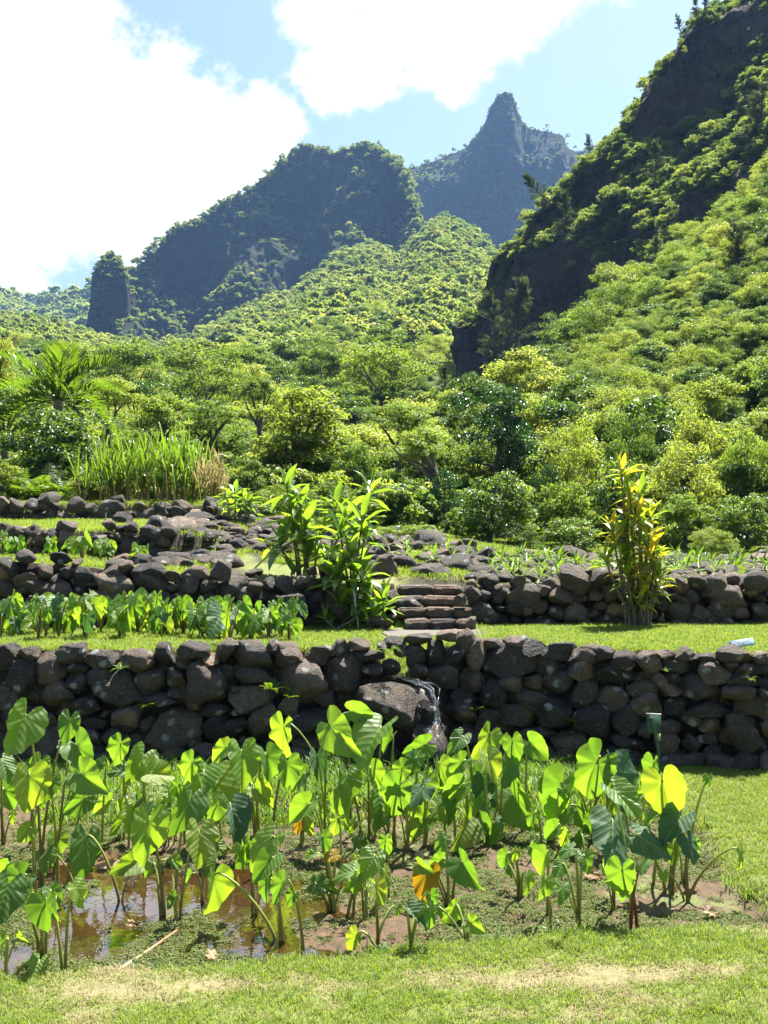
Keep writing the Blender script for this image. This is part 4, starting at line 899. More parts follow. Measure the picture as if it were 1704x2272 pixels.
# foreground leaves: half-view coordinates centre x, y, length, width, tip angle, tilt, base x, base y
LL = [(90,-163,220,90,232,8,185,500),(295,-170,150,110,260,10,200,510),(350,-55,190,150,300,38,250,430),(125,90,240,120,275,12,160,540),(30,130,150,80,290,10,-40,330),(210,85,120,60,260,10,235,480),(110,290,110,90,225,10,150,540),
 (380,60,180,130,310,35,250,480),(525,20,130,90,200,45,520,380),(510,-70,150,110,250,15,540,400),(340,160,150,110,225,10,290,480),(450,170,120,100,230,20,500,420),(365,375,240,110,245,2,520,560),(240,340,150,55,265,5,190,510),
 (640,300,290,170,258,6,700,620,'taro'),(570,210,120,80,280,30,560,440),(680,35,150,70,15,50,620,420),(640,190,90,70,90,10,700,620),(815,10,170,100,240,10,900,420),(800,190,210,110,240,8,760,540),(925,110,220,120,270,30,960,470),(955,-60,150,110,230,10,1100,380),
 (1045,-13,210,130,270,14,1110,400),(1160,-10,190,90,280,0,1130,420),(1220,-130,220,90,235,5,1470,300),(930,190,130,90,250,10,880,560),(860,330,190,110,262,8,790,640),(1010,220,190,100,268,36,1010,460,'taro_grey'),(1130,120,140,120,300,30,1130,440),(945,360,140,90,300,30,1000,470),
 (920,530,230,110,255,6,1215,730),(1140,350,220,150,235,18,1240,730),(1060,370,170,80,225,8,1100,620),(1150,430,150,120,250,22,1240,740),(1150,530,150,90,245,10,1240,740),(1210,530,170,90,240,6,1310,820),(1305,190,170,130,225,4,1430,600,'taro'),(1240,20,170,100,270,12,1180,450),(1375,-10,150,110,270,36,1400,400,'taro_grey'),
 (1450,-140,190,90,310,5,1420,400),(1550,-230,150,140,320,10,1520,350),(1610,-120,220,130,268,38,1610,380),(1510,190,220,90,262,4,1690,450),(1500,80,180,80,240,8,1560,420),(1610,40,150,100,270,12,1600,400),(1640,170,170,100,240,14,1700,420),(1560,340,120,80,270,12,1560,470),(1350,380,90,80,200,40,1420,600),
 (1385,515,120,70,330,20,1425,640),(1500,460,150,60,200,60,1500,620),(1600,420,140,110,250,36,1560,650),(1540,500,130,100,240,20,1500,640),(1630,540,120,90,270,20,1630,750),(1530,750,120,80,240,8,1640,790),(1650,785,70,60,200,40,1665,805),(340,550,150,60,305,12,260,880),(195,630,190,150,270,14,195,870),
 (230,560,120,70,290,30,260,890),(60,500,180,150,215,12,185,830),(20,570,200,110,260,8,185,830),(160,870,90,60,250,20,30,900),(10,780,120,40,270,10,5,900),(20,440,100,80,240,20,-20,640),(650,440,80,80,250,30,690,620),(740,290,70,50,250,10,760,400,'taro_yellow'),(1290,260,80,60,260,20,1300,420,'taro_yellow'),
 (1400,330,110,80,300,25,1440,600),(1450,250,120,80,250,12,1470,520),(1430,390,80,60,220,40,1440,600,'taro_yellow'),(700,130,110,80,300,30,720,420),(760,100,120,70,240,10,800,420),(600,-10,150,90,250,12,620,410),(160,10,140,90,250,10,120,420),(20,0,130,80,270,20,20,400),(430,20,140,80,260,25,440,420),(1290,60,150,90,235,8,1320,440),(870,60,140,90,260,30,880,430)]
LR = [(50,130,230,130,235,8,95,470),(130,120,210,90,225,40,100,470,'taro_grey'),(160,250,190,130,215,8,170,450),(60,30,150,110,240,12,50,450),(180,100,150,80,250,10,190,400),(310,110,170,130,235,10,370,410),(445,120,230,130,270,6,450,420,'taro_grey'),(370,170,130,70,250,15,380,410),(585,170,190,90,315,8,605,290),
 (560,-80,140,100,280,8,570,250),(655,-80,150,120,305,12,605,290),(440,-105,170,100,235,8,500,350),(320,-105,120,100,245,30,400,350),(150,-80,150,110,215,12,180,350),(20,-110,120,70,250,20,20,300),(240,20,150,90,270,10,260,380),(460,-10,150,110,270,36,460,400),(530,20,150,80,245,12,500,390),(320,0,150,110,220,8,380,400),
 (340,285,150,70,215,20,350,410),(475,310,140,70,205,25,480,470),(750,130,290,150,235,0,910,370),(890,30,300,150,225,6,900,360),(1010,90,330,150,262,16,1060,420,'taro_grey'),(1030,140,170,140,290,42,1085,640),(1215,110,260,200,275,6,1250,500),(1165,20,170,60,270,4,1150,300),(760,210,190,80,215,8,880,370),(890,250,140,110,250,15,910,380),
 (1185,205,170,60,185,60,1170,500),(1150,330,230,170,300,34,1240,540,'taro_grey'),(1255,260,190,140,255,44,1235,540,'taro_grey'),(990,310,230,140,235,34,1000,610,'taro_grey'),(1325,350,140,100,275,38,1310,570,'taro_grey'),(1025,490,220,140,255,12,1080,690,'taro','stalk_red'),(1545,390,120,50,275,10,1325,570),(690,410,150,90,240,18,710,620),
 (790,365,110,70,200,50,845,720),(870,410,90,70,280,30,850,715),(760,440,90,60,230,20,830,715),(360,450,150,80,315,12,280,590),(230,420,120,90,230,10,270,595),(180,500,190,150,255,4,245,600,'taro_yellow'),(205,650,140,60,285,8,110,790),(135,650,150,70,290,38,110,790,'taro_grey'),(290,630,120,80,235,10,360,760),
 (390,690,80,50,310,30,360,760),(60,620,60,30,270,10,0,730),(705,705,90,50,0,65,720,725),(520,400,100,70,230,20,590,550),(620,500,110,40,250,10,600,545),(540,440,80,60,300,20,575,545),(570,380,70,50,250,20,590,550),(660,330,90,60,250,10,690,470),(10,480,120,40,270,10,0,560),(1120,430,90,60,60,30,1105,690,'taro','stalk_red'),
 (730,280,120,80,235,20,760,460),(280,200,130,90,250,12,300,420),(120,-10,140,90,250,30,120,400),(250,330,90,70,240,25,270,595),(960,20,150,80,100,10,960,380),(400,60,140,80,240,10,420,400),(430,250,100,80,300,25,440,420),(640,220,90,60,240,15,660,420),(840,320,90,70,230,20,860,470),(1400,60,60,40,260,10,1300,500)]
FG = [(q[0] * K, 1700 + q[1] * K, q[2] * K, q[3] * K, q[4], q[5], q[6] * K, 1700 + q[7] * K) + tuple(q[8:]) for q in LL] + \
     [(852 + q[0] * K, 1700 + q[1] * K, q[2] * K, q[3] * K, q[4], q[5], 852 + q[6] * K, 1700 + q[7] * K) + tuple(q[8:]) for q in LR]
def hb(v): y = (v - 1700) / K; return v if y > 480 else 1700 + K * (250 + (y - 250) * 0.5)
FG = [q[:7] + (hb(q[7]),) + q[8:] for q in FG]
plants = []
for q in FG:
    b = None
    for p in plants:
        if math.hypot(p['u'] - q[6], p['v'] - q[7]) < 21: b = p
    if b is None: b = {'u': q[6], 'v': q[7], 'l': []}; plants.append(b)
    b['l'].append(q)
for p in plants:
    d = PX(p['u'], p['v'], 1.0); Y = (EYE + 0.06) / (EYE - d.z); p['loc'] = Vector((d.x * Y, Y, H1(d.x * Y, Y)))
    p['loc'].y = min(p['loc'].y, 7.7); p['loc'].x = d.x * p['loc'].y; p['loc'].z = H1(p['loc'].x, p['loc'].y)
ORD = 'first second third fourth fifth sixth seventh eighth ninth tenth eleventh twelfth thirteenth fourteenth fifteenth sixteenth seventeenth eighteenth nineteenth twentieth'.split()
ORD += ['twenty-' + o for o in ORD[:9]] + ['thirtieth'] + ['thirty-' + o for o in ORD[:9]] + ['fortieth'] + ['forty-' + o for o in ORD[:9]]
NUM = ['no', 'a single', 'two', 'three', 'four', 'five', 'six', 'seven', 'eight']
ys = sorted(p['loc'].y for p in plants); cuts = [ys[int(len(ys) * f_)] for f_ in (0.25, 0.5, 0.75)]
rows = {}
for p in plants: p['row'] = sum(p['loc'].y >= c_ for c_ in cuts); rows.setdefault(p['row'], []).append(p)
RN = ['front row', 'second row', 'third row', 'back row']
for k, ps in rows.items():
    ps.sort(key=lambda p: p['u'])
    for i, p in enumerate(ps):
        ks = [q[8] if len(q) > 8 else 'taro' for q in p['l']]
        colr = 'yellowing' if 'taro_yellow' in ks else 'bluish-green' if 'taro_grey' in ks else 'green'
        if any(len(q) > 9 for q in p['l']): colr = 'red-stalked green'
        n_l = len(p['l']); lab = f"{'bushy' if n_l > 2 else 'slender'} taro with {colr} leaves, {ORD[i]} from left in the pond's {RN[k]}"
        t_ = thing('taro_plant', lab, 'taro plant', p['loc'], 'taro plants in the front pond')
        for q in p['l']:
            Y = p['loc'].y + trng.uniform(-0.16, 0.12); c = PX(q[0], q[1], Y); s = Y / FPX
            off = trng.normal(0, 0.012, 2)
            add_leaf(t_, p['loc'] + Vector((off[0], off[1], 0)), c, q[2] * s, q[3] * s, q[4] + trng.normal(0, 9), q[5] + trng.normal(4, 9), q[8] if len(q) > 8 else 'taro', q[9] if len(q) > 9 else 'stalk')

# younger leaves low among the stalks
for p_ in [o_ for o_ in list(COL.objects) if o_.name.startswith('taro_plant')]:
    for k in range(int(trng.integers(0, 3))):
        a = trng.uniform(0, 6.28); r = trng.uniform(0.05, 0.16); c = p_.location + Vector((math.cos(a) * r, math.sin(a) * r, trng.uniform(0.12, 0.36))); L = trng.uniform(0.07, 0.15)
        add_leaf(p_, p_.location + Vector((trng.normal(0, 0.02), trng.normal(0, 0.02), 0)), c, L, L * trng.uniform(0.4, 0.72), 270 + trng.normal(0, 35), trng.uniform(0, 45), 'taro', r0=0.007)
def bush_taro(name, loc, n, hgt_, size, label, group, kinds=('taro',), spread=0.5):
    t_ = thing(name, label, 'taro plant', loc, group); a0 = trng.uniform(0, 6.28)
    for k in range(n):
        a = a0 + k * 2.4 + trng.normal(0, 0.3); h = hgt_ * trng.uniform(0.6, 1.05); r = spread * hgt_ * trng.uniform(0.3, 0.9)
        c = Vector(loc) + Vector((math.cos(a) * r, math.sin(a) * r, h)); L = size * trng.uniform(0.7, 1.1)
        ang = 270 + math.degrees(math.atan2(math.cos(a), 1)) * trng.uniform(0.4, 1.3)
        add_leaf(t_, loc, c, L, L * trng.uniform(0.45, 0.72), ang, trng.uniform(5, 50), kinds[trng.integers(len(kinds))], 'stalk_red' if trng.random() < 0.25 else 'stalk', r0=0.010)
    return t_
# taro of the upper patch (left), in front of the second wall
up = []
for i in range(42):
    u = -25 + i * 16.2 + trng.normal(0, 9); v = 1354 + trng.uniform(-17, 15)
    Y = float(np.clip(np.interp(v, [1335, 1375], [10.55, 9.5]) + trng.normal(0, 0.15), 9.3, 10.7)); X = (u * D2S - 852) / FPX * Y
    up.append((X, Y))
up.sort()
for i, (X, Y) in enumerate(up):
    nl = int(trng.integers(4, 7))
    bush_taro('taro_plant', Vector((X, Y, H1(X, Y))), nl, trng.uniform(0.15, 0.38) * (1.12 if X > -1.3 else 1), trng.uniform(0.18, 0.26), f'taro with {NUM[nl]} leaves, {ORD[i]} from the left in the patch on the upper terrace', 'taro plants on the upper terrace', ('taro',) * 7 + ('taro_grey',))
for i in range(10):
    X = -5.2 + i * 0.24 + trng.normal(0, 0.05); Y = 12.5 + trng.normal(0, 0.25); nl = int(trng.integers(4, 6))
    bush_taro('taro_plant', Vector((X, Y, H1(X, Y))), nl, trng.uniform(0.18, 0.28), 0.2, f'small bright taro, {ORD[i]} from the left below the upper grey wall', 'young taro below the grey wall', ('taro',))
# spent leaves, fallen stalk
def litter(u, v, L, W, ang, tilt, kind, label):
    p = ground_hit(u, v); s = p.y / FPX; t_ = thing('fallen_leaf', label, 'leaf', p, 'withered taro leaves on the mud')
    add_leaf(t_, p, p + Vector((0, 0, 0.035)), L * s, W * s, ang, tilt, kind, petiole=False)
litter(238, 1925, 60, 45, 200, 30, 'taro_dry', 'pale crumpled leaf beside the open water'); litter(290, 1975, 45, 35, 250, 25, 'taro_dry', 'cupped cream dead leaf at the edge of the open water')
litter(405, 1945, 30, 20, 270, 15, 'taro_dry', 'small curled brown leaf on a stalk in mid pond'); litter(295, 2068, 36, 20, 0, 60, 'taro_dry', 'flat pale leaf lying in the water'); litter(1310, 1957, 50, 26, 10, 45, 'taro_dry', 'withered pink-brown leaf by the red-stalked taro')
litter(1575, 2040, 44, 22, 0, 60, 'taro_dry', 'orange-brown leaf flat on the mud at the right corner'); litter(950, 2084, 24, 12, 0, 60, 'taro_dry', 'tiny white leaf scrap near the front edge'); litter(1500, 1985, 22, 30, 270, 20, 'taro_dry', 'small rusty leaf under the rightmost taro')
litter(930, 1910, 28, 22, 200, 35, 'taro_dry', 'pale dead leaf above the yellow leaf'); litter(375, 1815, 26, 24, 270, 20, 'taro_dry', 'beige dead leaf behind the big dark leaf'); litter(478, 2142, 50, 14, 0, 65, 'taro_dry', 'flat reddish leaf in the water by the front bank')
a, b = ground_hit(152, 2165), ground_hit(392, 2088); a.z = -0.10; b.z = -0.08; fs = thing('fallen_stalk', 'long pale fallen taro stalk lying across the open water', 'stalk', a)
mid = (a + b) / 2 + Vector((0.02, -0.03, 0.0))
put('stem', MB().tube(bezier(a, mid, mid, b, 9) - np.array(a), np.linspace(0.018, 0.008, 9), 7).mesh('stem', M['stalk_dry'], True, uv=True), fs)
put('torn_end', MB().tube([(0, 0, 0), (-0.03, -0.005, 0.004), (-0.045, 0.0, 0.012)], [0.019, 0.016, 0.006], 7).mesh('torn_end', M['stalk_red'], True, uv=True), fs)

# ------------------------------------------------------------------ ti plants
def blade_mesh(seed, mat, width=0.15, droop=0.4, n=9, roll=0.0):
    r = np.random.default_rng(seed); t_ = np.linspace(0, 1, n); w = width * np.interp(t_, [0, 0.12, 0.3, 0.55, 0.8, 1], [0.18, 0.3, 0.8, 1, 0.62, 0.02]) * 0.5
    y = t_ - 0.10 * droop * t_ ** 2; z = -droop * t_ ** 2 * 0.5 + 0.02 * np.sin(t_ * 9 + r.uniform(0, 6)); side = 0.04 * r.normal() * t_ ** 2
    C = np.stack([side, y, z], 1); Lf = C + np.stack([-w, 0 * w, 0.45 * w], 1); Rt = C + np.stack([w, 0 * w, 0.45 * w], 1)
    V = np.stack([Lf, C, Rt], 1).reshape(-1, 3); F = []
    for k in range(n - 1):
        a = k * 3; F += [(a, a + 1, a + 4, a + 3), (a + 1, a + 2, a + 5, a + 4)]
    return make_mesh('leaf', V, np.array(F), mat, True)
TI = [blade_mesh(600 + i, M['ti'], 0.29, d) for i, d in enumerate((0.1, 0.3, 0.5, 0.8, 1.1, 0.2, 0.6))]
TIG = [blade_mesh(620 + i, M['ti_gold'], 0.27, d) for i, d in enumerate((0.1, 0.3, 0.6, 0.9, 1.2, 0.5))]
def rosette(parent, tip, n, L, meshes, rng=trng, stem=None):
    for k in range(n):
        a = k * 2.399 + rng.uniform(0, 0.6); f_ = k / max(1, n - 1); el = math.radians(80 - (100 if L > 0.3 else 78) * f_ + rng.normal(0, 10)); l = L * rng.uniform(0.75, 1.1)
        d = Vector((math.cos(a) * math.cos(el), math.sin(a) * math.cos(el), math.sin(el))); n_ = Vector((-math.cos(a) * math.sin(el), -math.sin(a) * math.sin(el), math.cos(el)))
        x = d.cross(n_); p = Vector(tip) - Vector((0, 0, 0.10 * f_ * (L / 0.4)))
        Mx = Matrix.Translation(p - parent.location) @ Matrix((x, d, n_)).transposed().to_4x4() @ Matrix.Diagonal((l, l, l, 1))
        put('leaf', meshes[min(len(meshes) - 1, int(f_ * len(meshes) * 0.99))] if rng.random() < 0.7 else meshes[rng.integers(len(meshes))], stem or parent, matrix=Mx)
def ti_plant(name, label, base, heads, L, meshes, nleaf, Y, group=None):
    t_ = thing(name, label, 'ti plant', base, group)
    for (u, v, dy) in heads:
        tip = PX(u, v, Y + dy); b0 = Vector(base) + Vector((trng.normal(0, 0.06) + 0.35 * (tip.x - base[0]), 0.35 * dy, 0)); b0.z = H1(b0.x, b0.y) - 0.03
        h = tip.z - b0.z
        pts = bezier(b0, b0 + Vector((0, 0, 0.35 * h)), tip - Vector((0.25 * (tip.x - b0.x), 0, 0.4 * h)), tip, 8) - np.array(t_.location)
        sm_ = put('stem', MB().tube(pts, np.linspace(0.017, 0.010, 8), 6).mesh('stem', M['ti_stem']), t_)
        rosette(t_, tip, int(nleaf * trng.uniform(0.8, 1.2)), L * trng.uniform(0.85, 1.1), meshes, stem=sm_)
    return t_
def hz(l): return [(560 + x * 0.2049, 1040 + y * 0.2049, dy) for x, y, dy in l]          # from the enlarged view of the shrub
b1 = ground_hit(672, 1360); b1 = Vector((PX(690, 1300, 11.75).x, 11.75, 0)); b1.z = H1(b1.x, b1.y)
ti_plant('ti_shrub', 'tall glossy green ti shrub leaning on several bare stems above the wall', b1, hz([(300, 830, -0.1), (410, 480, 0.1), (380, 240, 0.2), (520, 400, 0.1), (560, 640, -0.1), (730, 700, 0.15), (600, 960, -0.1), (900, 430, 0.2), (1010, 540, 0.1), (450, 690, 0)]), 0.40, TI, 14, 11.8)
b1 = Vector((PX(780, 1340, 11.2).x, 11.15, 0)); b1.z = H1(b1.x, b1.y)
ti_plant('ti_shrub', 'bushy green ti shrub beside the left edge of the steps', b1, hz([(960, 740, 0.2), (1190, 560, 0.25), (1210, 760, 0.2), (1060, 960, 0), (930, 1150, -0.1), (1180, 1140, 0), (1090, 1380, -0.1), (1230, 1360, 0), (960, 1480, -0.1), (1330, 1600, 0), (830, 1120, 0.1)]), 0.36, TI, 14, 11.15)
b1 = Vector((PX(845, 1370, 11.0).x, 11.0, 0)); b1.z = H1(b1.x, b1.y)
ti_plant('ti_plant', 'single small green ti plant next to the bottom step', b1, hz([(1410, 1460, 0)]), 0.30, TI, 14, 11.0)
b1 = Vector((PX(725, 1370, 10.9).x, 10.9, 0)); b1.z = H1(b1.x, b1.y)
ti_plant('ti_plant', 'little ti seedling at the foot of the pale boulder', b1, hz([(780, 1610, 0), (1130, 1600, 0)]), 0.17, TI, 9, 10.9)
def hz2(l): return [(1280 + x * 0.1989, 980 + y * 0.1989, dy) for x, y, dy in l]
b1 = Vector((PX(1416, 1385, 11.2).x, 11.2, 0)); b1.z = H1(b1.x, b1.y)
ti_plant('ti_shrub', 'tall yellow-green ti shrub with golden leaves before the right wall', b1, hz2([(500, 330, 0), (530, 500, 0.05), (600, 620, -0.05), (700, 600, 0.1), (820, 830, 0), (500, 1030, 0), (620, 1000, 0.1), (420, 1150, -0.1), (860, 1190, 0), (880, 1300, 0.05), (560, 1280, 0), (330, 1330, 0), (850, 1450, 0), (760, 1650, -0.05), (620, 1560, 0.05), (890, 1620, 0), (700, 1180, -0.1), (560, 1480, -0.1), (800, 1060, 0.1), (680, 850, -0.1), (560, 820, 0.05), (820, 1280, -0.1), (480, 1420, 0.05), (700, 1800, -0.1), (620, 1750, 0), (400, 980, 0.05), (900, 1500, 0)]), 0.27, TIG, 13, 11.2)
for i, (u, v, Y) in enumerate([(508, 1066, 16.0), (490, 1075, 16.4), (530, 1078, 15.8)]):
    c = PD(u, v, Y); b1 = Vector((c.x, Y, H1(c.x, Y))); ti_plant('ti_plant', ['green ti plant above the end of the topmost stone row', 'ti plant just left of its taller twin beside the cane', 'ti plant nearest the leaning shrub at the stone row'][i], b1, [(u * D2S, v * D2S, 0), (u * D2S + 10, v * D2S + 22, 0)], 0.34, TI, 12, Y)
c = PD(805, 1060, 15.5); b1 = Vector((c.x, 15.5, H1(c.x, 15.5)))
ti_plant('ti_plant', 'long-leaved plant standing behind the ti shrub', b1, [(820, 1090, 0)], 0.5, TI, 10, 15.5)

# small sprouts among the rubble of the right bank
SPR = [blade_mesh(640 + i, M['weed'], 0.16, d) for i, d in enumerate((0.2, 0.5, 0.9))]
for i in range(140):
    X, Y = trng.uniform(1.15, 6.0), trng.uniform(11.75, 14.3)
    if i > 130: X, Y = trng.uniform(-0.6, 1.2), trng.uniform(12.8, 15)
    s_ = thing('sprout', 'narrow-leaved green sprout growing among the rubble rocks' if i <= 130 else 'narrow-leaved green sprout on rocky ground above the steps', 'sprout', (X, Y, H1(X, Y) + 0.02), 'sprouts on the right rubble bank' if i <= 130 else 'sprouts above the steps')
    rosette(s_, (X, Y, H1(X, Y) + 0.09), int(trng.integers(6, 11)), trng.uniform(0.13, 0.28), SPR)
# ferns in the front wall
def fern_mesh(seed, mat, n=14, droop=0.6, wid=0.22):
    r = np.random.default_rng(seed); mb = MB(); t_ = np.linspace(0, 1, n); C = np.stack([0.06 * np.sin(t_ * 3 + seed), t_ * (1 - 0.2 * droop * t_), 0.25 * t_ - droop * t_ ** 2 * 0.7], 1)
    mb.tube(C, np.linspace(0.008, 0.003, n), 4, False); T = np.gradient(C, axis=0); T /= np.linalg.norm(T, axis=1)[:, None]
    P, Nn, D, S = [], [], [], []
    for k in range(1, n):
        for s in (-1, 1):
            d = np.array([s, 0.45, -0.15]); w_ = wid * math.sin(math.pi * (0.12 + 0.86 * t_[k])) ** 0.7
            P.append(C[k] + d / np.linalg.norm(d) * w_ * 0.5); D.append(d); Nn.append([0, 0.1, 1 + 0.2 * r.normal()]); S.append(w_)
    V_, F_ = leaf_quads(np.array(P), np.array(Nn), np.array(S), 0.34, 0.05, r, np.array(D)); mb.add(V_, F_)
    return mb.mesh('frond', mat, False)
FRN = [fern_mesh(i, M['fern'], 14, d) for i, d in enumerate((0.3, 0.6, 0.9, 1.2))]
def fern(name, loc, n, L, label, group=None):
    o = thing(name, label, 'fern', loc, group)
    for k in range(n):
        a = k * 2.4 + trng.uniform(0, 0.5); put('frond', FRN[trng.integers(4)], o, (0, 0, 0), (trng.uniform(0.2, 0.9), 0, a), L * trng.uniform(0.7, 1.1))
for u, v, n_, L, lab in [(265, 1487, 6, 0.13, 'small fern growing from the wall top at the left'), (330, 1570, 7, 0.16, 'pale fern hanging beside the largest lower boulder'), (600, 1535, 9, 0.2, 'bright weeds growing in the wall left of the waterfall'), (1270, 1605, 6, 0.13, 'little fern at the foot of the right wall'), (1060, 1590, 6, 0.2, 'shaded fern right of the waterfall'), (1640, 1500, 5, 0.1, 'tiny fern high in the wall at the far right'), (868, 1450, 8, 0.14, 'fern above the waterfall boulder'), (640, 1555, 6, 0.16, 'trailing fern beside the pale tilted stone'), (1475, 1488, 4, 0.08, 'tiny sprig on top of the right wall')]:
    c = PX(u, v, 8.62); fern('wall_fern', Vector((c.x, float(yw1(c.x)) - 0.10, c.z)), n_, L, lab)
# ------------------------------------------------------------------ trees
vrng = np.random.default_rng(31)
def crown_mesh(name, seed, mat, nleaf, leaf, nblob=22, shape='round', aspect=0.5, hollow=0.5, upb=0.5):
    """unit crown (radius ~1): leafy clumps spread through the volume, with gaps between them"""
    r = np.random.default_rng(seed); B = []
    while len(B) < nblob:
        p = r.uniform(-1, 1, 3); l = np.linalg.norm(p)
        if l > 1 or l < hollow * r.random() ** 0.5: continue
        if shape == 'dome' and p[2] < -0.35: continue
        if shape == 'bush' and p[2] < 0: p[:2] *= 1.15
        if shape == 'cone' and math.hypot(p[0], p[1]) > 0.95 * (1 - p[2]) / 2 + 0.08: continue
        B.append(p * 0.80)
    B = np.array(B); br = r.uniform(0.16, 0.36, nblob); w = br ** 2; k = r.choice(nblob, nleaf, p=w / w.sum())
    d = r.normal(size=(nleaf, 3)); d /= np.linalg.norm(d, axis=1)[:, None]; d[:, 2] = np.where(d[:, 2] < -0.1, -d[:, 2] * (r.random(nleaf) < 0.75) + d[:, 2] * 0.3, d[:, 2])
    rad = br[k] * r.uniform(0.35, 1.08, nleaf) ** 0.6 * (1 + 0.35 * vnoise(d * 3 + k[:, None] * 3.1, seed))
    C = B[k] + d * rad[:, None] * np.array([1.05, 1.05, 0.8])
    N = d * 0.6 + np.array([0, 0, upb]) + r.normal(size=(nleaf, 3)) * 0.45
    V, F = leaf_quads(C, N, leaf * r.uniform(0.6, 1.35, nleaf), aspect, 0.16, r)
    return make_mesh(name, V, F, mat, False), B, br
CR = {}
for key, mat, nl, lf, nb, shp, asp in [('round', 'leaf_slope', 6500, 0.085, 30, 'round', 0.48), ('round2', 'leaf_green', 6000, 0.08, 24, 'dome', 0.5), ('bright', 'leaf_bright', 6000, 0.075, 26, 'dome', 0.5), ('bright2', 'leaf_bright', 6000, 0.07, 30, 'round', 0.5),
                                 ('dark', 'leaf_dark', 7000, 0.075, 30, 'round', 0.45), ('shrub', 'leaf_green', 6500, 0.085, 34, 'bush', 0.55), ('shrub2', 'leaf_bright', 6500, 0.085, 32, 'bush', 0.6), ('fine', 'leaf_slope', 7000, 0.065, 38, 'bush', 0.5)]:
    CR[key] = [crown_mesh('crown', 700 + 31 * i + len(CR) * 7, M[mat], nl, lf, nb, shp, asp) for i in range(2)]
LOW = {'slope': [crown_mesh('crown', 800 + i, M['leaf_slope'], 1500, 0.13, 20, 'dome', 0.6, 0.5, 0.7) for i in range(5)],
       'slope_g': [crown_mesh('crown', 820 + i, M['leaf_green'], 1500, 0.12, 20, 'round', 0.55) for i in range(4)],
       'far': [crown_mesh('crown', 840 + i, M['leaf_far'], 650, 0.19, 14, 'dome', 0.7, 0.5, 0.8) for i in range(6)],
       'tiny': [crown_mesh('crown', 860 + i, M['leaf_far'], 90, 0.5, 7, 'dome', 0.8, 0.5, 0.8) for i in range(4)]}
def tree(name, label, cat, base, crown_c, r3, proto, mat='bark', tr=0.12, limbs=9, group=None, bend=None, rotz=None, rng=vrng):
    base = Vector(base); o = thing(name, label, cat, base, group); me, B, br = proto
    rz = rng.uniform(0, 6.28) if rotz is None else rotz; cc = Vector(crown_c) - base
    put('crown', me, o, cc, (0, 0, rz), r3)
    cr_, sr_ = math.cos(rz), math.sin(rz); mb = MB()
    fork = cc * 0.62 if bend is None else Vector(bend) - base
    fork.z = max(0.25 * cc.z, min(fork.z, cc.z - 0.25 * r3[2]))
    n = 7 if limbs > 4 else 4
    mb.tube(bezier((0, 0, -0.15), (0.05 * cc.z * rng.normal(), 0, fork.z * 0.5), (fork.x, fork.y, fork.z * 0.7), fork, n), np.linspace(tr, tr * 0.7, n), 7 if limbs > 4 else 5, False)
    for k in rng.choice(len(B), min(limbs, len(B)), replace=False):
        q = B[k] * np.array(r3) * 1.0; q = np.array([q[0] * cr_ - q[1] * sr_, q[0] * sr_ + q[1] * cr_, q[2]]) + np.array(cc)
        mid = (np.array(fork) + q) / 2 + np.array([0, 0, 0.15 * r3[2] * rng.normal()]) + rng.normal(size=3) * 0.08 * r3[0]
        mb.tube(bezier(fork, (np.array(fork) + mid) / 2 + [0, 0, 0.05], mid, q, 5), np.linspace(tr * 0.5, tr * 0.12, 5), 5, False)
    put('trunk', mb.mesh('trunk', M[mat]), o)
    return o
def tree_d(name, label, cat, u, v, Y, hw, hh, proto, vb=None, **kw):
    c = PD(u, v, Y); s = Y / FPX * D2S; x = c.x
    zb = H1(x, Y) if vb is None else PD(u, vb, Y).z
    if cat == 'shrub':
        top = c.z + hh * s; c = Vector((c.x, c.y, (top + zb - 0.15) / 2)); hh = (top - zb + 0.15) / 2 / s
    return tree(name, label, cat, (x, Y, zb), c, (hw * s, hw * s * 0.95, hh * s), CR[proto][vrng.integers(2)], **kw)
